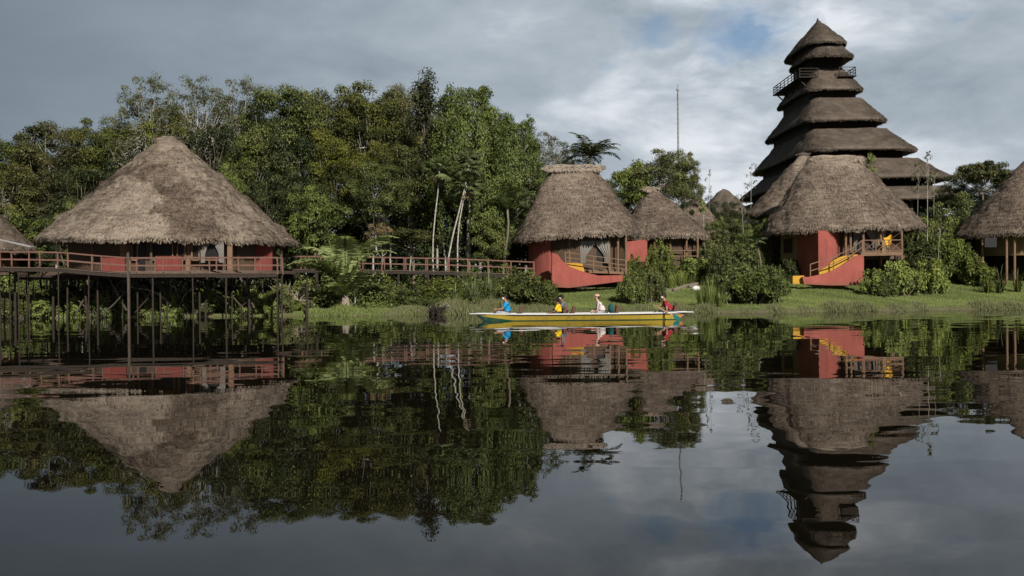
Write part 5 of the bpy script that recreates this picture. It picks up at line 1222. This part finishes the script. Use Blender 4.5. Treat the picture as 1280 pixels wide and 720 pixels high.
def arm_hand(mb, wr, dirn, mats=0, side=1):
    """palm with five bent fingers"""
    wr = Vector(wr); d = Vector(dirn).normalized(); s_ = d.cross(Vector((0, 0, 1))).normalized(); n_ = s_.cross(d)
    mb.tube([wr - d * .02, wr + d * .045, wr + d * .095], [.028, .038, .030], 8, mats)
    for k_, (off, ln) in enumerate(((-.030, .068), (-.010, .078), (.010, .073), (.030, .056))):
        b_ = wr + d * .085 + s_ * off; m1 = b_ + d * ln * .5 - n_ * .008; m2 = m1 + (d * .55 - n_ * .8).normalized() * ln * .35; m3 = m2 + (d * -.1 - n_).normalized() * ln * .28
        mb.tube([b_, m1, m2, m3], [.0095, .009, .008, .006], 6, mats)
    t0 = wr + d * .03 + s_ * .032 * side; mb.tube([t0, t0 + s_ * .028 * side + d * .03, t0 + s_ * .030 * side + d * .058 - n_ * .012], [.011, .0105, .008], 6, mats)
def person(x, y, z, label, shirt, skin, hair='hair', scale=1.0, lean=.10, hands=((-.42, .10, .22), (-.42, -.10, .20)), elbows=None, mask=True, cap=None, head_dx=.05, long_hair=False, trous='trouser', tilt=.02):
    e = empty('person', (BX + x, BY + y, z - .10), label, 'person', 'people in the canoe'); e.scale = (scale * 1.24,) * 3
    L = lean; sh_z = .50 - L * .15
    chest = Vector((-L * .75, 0, .38)); neck = Vector((-L * 1.1, 0, .56)); head = Vector((-L * 1.1 - head_dx, 0, .745 - tilt))
    J = {'pelvis': ((0, 0, .10), (.15, .15)), 'waist': ((-L * .3, 0, .24), (.135, .13)), 'chest': (tuple(chest), (.15, .13)), 'neckb': ((-L, 0, .50), (.075, .075)), 'neck': (tuple(neck), .052), 'jaw': ((head.x - .012, 0, head.z - .05), (.066, .062)), 'skull': ((head.x + .008, 0, head.z + .035), (.084, .074)), 'crown': ((head.x + .012, 0, head.z + .085), (.05, .045))}
    E = [('pelvis', 'waist'), ('waist', 'chest'), ('chest', 'neckb'), ('neckb', 'neck'), ('neck', 'jaw'), ('jaw', 'skull'), ('skull', 'crown')]
    arms = []
    for s_, nm, hd in ((1, 'l', hands[0]), (-1, 'r', hands[1])):
        hd = Vector(hd); shd = Vector((-L * .95, s_ * .185, sh_z - .02)); mid = shd.lerp(hd, .5); el = Vector(elbows[0 if s_ > 0 else 1]) if elbows else mid + Vector((.05, s_ * .08, -.10))
        J['sh' + nm] = (tuple(shd), .062); J['el' + nm] = (tuple(el), .042); J['wr' + nm] = (tuple(hd), (.027, .030)); E += [('neckb', 'sh' + nm), ('sh' + nm, 'el' + nm), ('el' + nm, 'wr' + nm)]; arms.append((hd, hd - el, s_))
        J['hip' + nm] = ((-.03, s_ * .10, .05), .088); J['kn' + nm] = ((-.43, s_ * .115, .13), .058); J['an' + nm] = ((-.44, s_ * .11, -.27), .038); J['to' + nm] = ((-.58, s_ * .12, -.31), (.035, .03))
        E += [('pelvis', 'hip' + nm), ('hip' + nm, 'kn' + nm), ('kn' + nm, 'an' + nm), ('an' + nm, 'to' + nm)]
    me = skin_mesh(J, E, 2); mb = MB()
    for hd, dr, s_ in arms: arm_hand(mb, hd, dr, 0, -s_)
    hx_, hz_ = head.x, head.z
    mb.tube([(hx_ - .078, 0, hz_ + .03), (hx_ - .105, 0, hz_ - .005), (hx_ - .088, 0, hz_ - .018)], [.010, .017, .012], 6)
    for s_ in (1, -1): mb.sphere((hx_ + .01, s_ * .080, hz_ + .005), .026, sc=(.7, .35, 1.1), seg=7, rings=5)
    join_into(me, mb); body = link_mesh('body', me, skin, e)
    eb = MB()
    for s_ in (1, -1): eb.sphere((hx_ - .078, s_ * .030, hz_ + .022), .0115, seg=7, rings=5)
    link_mesh('eyes', eb.mesh('eyes', True), 'eye_dark', e)
    mo = MB(); mo.tube([(hx_ - .074, -.022, hz_ - .052), (hx_ - .082, 0, hz_ - .054), (hx_ - .074, .022, hz_ - .052)], [.004, .007, .004], 6); link_mesh('mouth', mo.mesh('mouth'), 'cap_pink' if not mask else skin, e)
    # clothes
    sj = {k_: (J[k_][0], tuple(v * 1.14 + .012 for v in (J[k_][1] if isinstance(J[k_][1], tuple) else (J[k_][1],) * 2))) for k_ in ('pelvis', 'waist', 'chest')}
    sj['neckb'] = ((-L, 0, .50), (.095, .085)); se = [('pelvis', 'waist'), ('waist', 'chest'), ('chest', 'neckb')]
    for nm in 'lr':
        s0, e0 = Vector(J['sh' + nm][0]), Vector(J['el' + nm][0]); sj['sh' + nm] = (tuple(s0), .084); sj['sl' + nm] = (tuple(s0.lerp(e0, .82)), .066); se += [('neckb', 'sh' + nm), ('sh' + nm, 'sl' + nm)]
    link_mesh('shirt', skin_mesh(sj, se, 2), shirt, e)
    tj = {'p': ((0, 0, .09), (.165, .15))}; te = []
    for nm in 'lr':
        for k_, rr in (('hip', .112), ('kn', .078), ('an', .056)): tj[k_ + nm] = (J[k_ + nm][0], rr)
        te += [('p', 'hip' + nm), ('hip' + nm, 'kn' + nm), ('kn' + nm, 'an' + nm)]
    link_mesh('trousers', skin_mesh(tj, te, 1), trous, e)
    hb = MB(); hb.sphere((hx_ + .018, 0, hz_ + .045), .098, sc=(1.02, .93, .95), seg=14, rings=8, z0=-.25 if not cap else 0)
    if long_hair: hb.sphere((hx_ + .055, 0, hz_ + .03), .125, sc=(.9, 1.0, 1.05), seg=14, rings=9)
    else: hb.sphere((hx_ + .05, 0, hz_ + .01), .080, sc=(.85, 1, 1), seg=12, rings=8)
    link_mesh('hair', hb.mesh('hair', True), hair, e)
    if cap:
        cb = MB(); cb.sphere((hx_ + .012, 0, hz_ + .055), .108, sc=(1.05, .95, .92), seg=16, rings=8, z0=0.0); cb.v += [(hx_ - .09, -.07, hz_ + .055), (hx_ - .09, .07, hz_ + .055), (hx_ - .19, .05, hz_ + .035), (hx_ - .19, -.05, hz_ + .035)]
        k_ = len(cb.v); cb.v += [(a_, b_, c_ + .012) for a_, b_, c_ in cb.v[-4:]]; cb.f += [(k_ - 4, k_ - 3, k_ - 2, k_ - 1), (k_ + 3, k_ + 2, k_ + 1, k_), (k_ - 2, k_ - 1, k_ + 3, k_ + 2)]; cb.m += [0, 0, 0]
        link_mesh('cap', cb.mesh('cap', True), cap, e)
    if mask:
        mk = MB(); mk.sphere((hx_ - .040, 0, hz_ - .045), .062, sc=(.95, .98, .95), seg=12, rings=8); link_mesh('face_mask', mk.mesh('face_mask', True), 'mask_white', e)
    return e
def lx(px): return at(px, 390, BY).x - BX
def seat(px, y=0.0, w_=.42, mat='seat_brown'):
    x = lx(px); m_ = MB(); m_.box((x - .22, y - w_ / 2, .37), (x + .22, y + w_ / 2, .42)); m_.box((x - .2, y - w_ / 2 + .02, .0), (x - .16, y + w_ / 2 - .02, .37)); m_.box((x + .16, y - w_ / 2 + .02, .0), (x + .2, y + w_ / 2 - .02, .37)); 
    s_ = link_mesh('seat', m_.mesh('seat'), mat, boat)
    m_ = MB(); R_ = Matrix.Rotation(.18, 3, 'Y'); m_.box((x + .17, y - w_ / 2, .42), (x + .36, y + w_ / 2, .90), rot=R_, piv=(x + .22, y, .42)); b_ = link_mesh('backrest', m_.mesh('backrest'), mat, s_)
    bv = b_.modifiers.new('bevel', 'BEVEL'); bv.width = .05; bv.segments = 3
seat(644.0, -.1, .5); seat(698.5, -.24, .36); seat(710, .22, .4); seat(764, 0, .5); seat(836.5, 0, .5)
person(lx(634.5), 0, .40, 'person in a bright blue shirt and white face mask sitting in the bow', 'cloth_blue', 'skin_tan', hands=((-.40, .12, .22), (-.46, -.12, .24)), lean=.06, scale=1.08, trous='trouser_light')
person(lx(698.5), -.24, .40, 'small person in a yellow top with big dark hair, sitting in the canoe', 'shirt_yellow', 'skin_brown', scale=.88, lean=.05, mask=False, long_hair=True, hands=((-.50, .12, .10), (-.52, -.14, .08)))
person(lx(706.5), .22, .42, 'person in a dark grey top sitting just behind the person in yellow', 'cloth_grey', 'skin_brown', scale=1.02, lean=.10, mask=True)
person(lx(754), 0, .40, 'person in a pale patterned shirt and pink cap sitting behind the canoe middle', 'cloth_floral', 'skin_pink', scale=1.02, lean=.20, mask=False, cap='cap_pink', hands=((-.42, .14, .16), (-.44, -.14, .10)), trous='trouser_light')
# paddle, held by the person in maroon
pa, pb = at(817.5, 381.5, BY - .38), at(841.5, 394.5, BY - .86); 
pe = empty('paddle', tuple((pa + pb) / 2), 'wooden paddle with a teal blade held over the stern side of the canoe', 'paddle')
d_ = (pb - pa).normalized(); m_ = MB(); m_.tube([pa, pa.lerp(pb, .5), pb], .022, 8); m_.tube([pa - d_ * .02 - Vector((0, .06, 0)), pa - d_ * .02 + Vector((0, .06, 0))], .022, 8); m_.build('shaft', 'paddle_wood', pe, smooth=True)
sd_ = d_.cross(Vector((0, 1, 0))).normalized(); m_ = MB(); tip = pb + d_ * .4; th_ = Vector((0, .012, 0)); ring = []
for f, w_ in ((-.04, .03), (.08, .08), (.20, .115), (.32, .105), (.39, .06)): ring.append((pb + d_ * f, w_))
out_ = [c_ + sd_ * w_ for c_, w_ in ring] + [c_ - sd_ * w_ for c_, w_ in reversed(ring)]; n_ = len(out_)
m_.v = [tuple(q_ - th_) for q_ in out_] + [tuple(q_ + th_) for q_ in out_]; m_.f = [tuple(range(n_)), tuple(reversed(range(n_, 2 * n_)))] + [(i, i + n_, (i + 1) % n_ + n_, (i + 1) % n_) for i in range(n_)]; m_.m = [0] * len(m_.f)
m_.build('blade', 'paddle_teal', pe)
mx_, sc_ = lx(838), 1.04
def tolocal(P): return tuple((Vector(P) - Vector((BX + mx_, BY, .32))) / (sc_ * 1.24))
h1 = pa.lerp(pb, .06); h2 = pa.lerp(pb, .62)
person(mx_, 0, .42, 'person in a maroon shirt and white face mask paddling at the stern', 'cloth_maroon', 'skin_tan', scale=sc_, lean=.22, hands=(tolocal(h1 + Vector((.07, .03, -.01))), tolocal(h2 + Vector((.06, .05, .02)))), elbows=((-.30, .22, .30), (-.20, -.30, .26)), trous='trouser')
# teal bag strapped behind the person in the pale shirt
m_ = MB(); x_ = BX + lx(763.5); m_.sphere((x_, BY - .05, .62), .24, sc=(.6, .95, 1.15), seg=16, rings=10); o = m_.build('bag', 'cloth_teal', None, smooth=True)
o.location = (0, 0, 0); tag(o, 'teal backpack leaning on the seat behind the person in the pale shirt', 'backpack')
# fallen leaves and scraps drifting on the still water near the bank
random.seed(77); n_ = 900
cx_ = rng.uniform(-40, 45, 28); xx = np.repeat(cx_, n_ // 28 + 1)[:n_] + rng.normal(size=n_) * 1.6; yy = shore(xx) - .6 - np.abs(rng.normal(size=n_)) * 1.5
V, Qd, T = leaf_arrays(np.stack([xx, yy, np.full(n_, .006)], 1), np.stack([rng.normal(size=n_), rng.normal(size=n_), np.zeros(n_)], 1), np.tile([0, 0, 1.0], (n_, 1)), .10 + .16 * rng.random(n_), .06 + .08 * rng.random(n_), rng.random(n_), 0)
tag(link_mesh('floating_leaves', np_mesh('floating_leaves', V, Qd, T), 'leaf_rust'), 'fallen leaves floating on the water along the bank', 'leaves', kind='stuff')
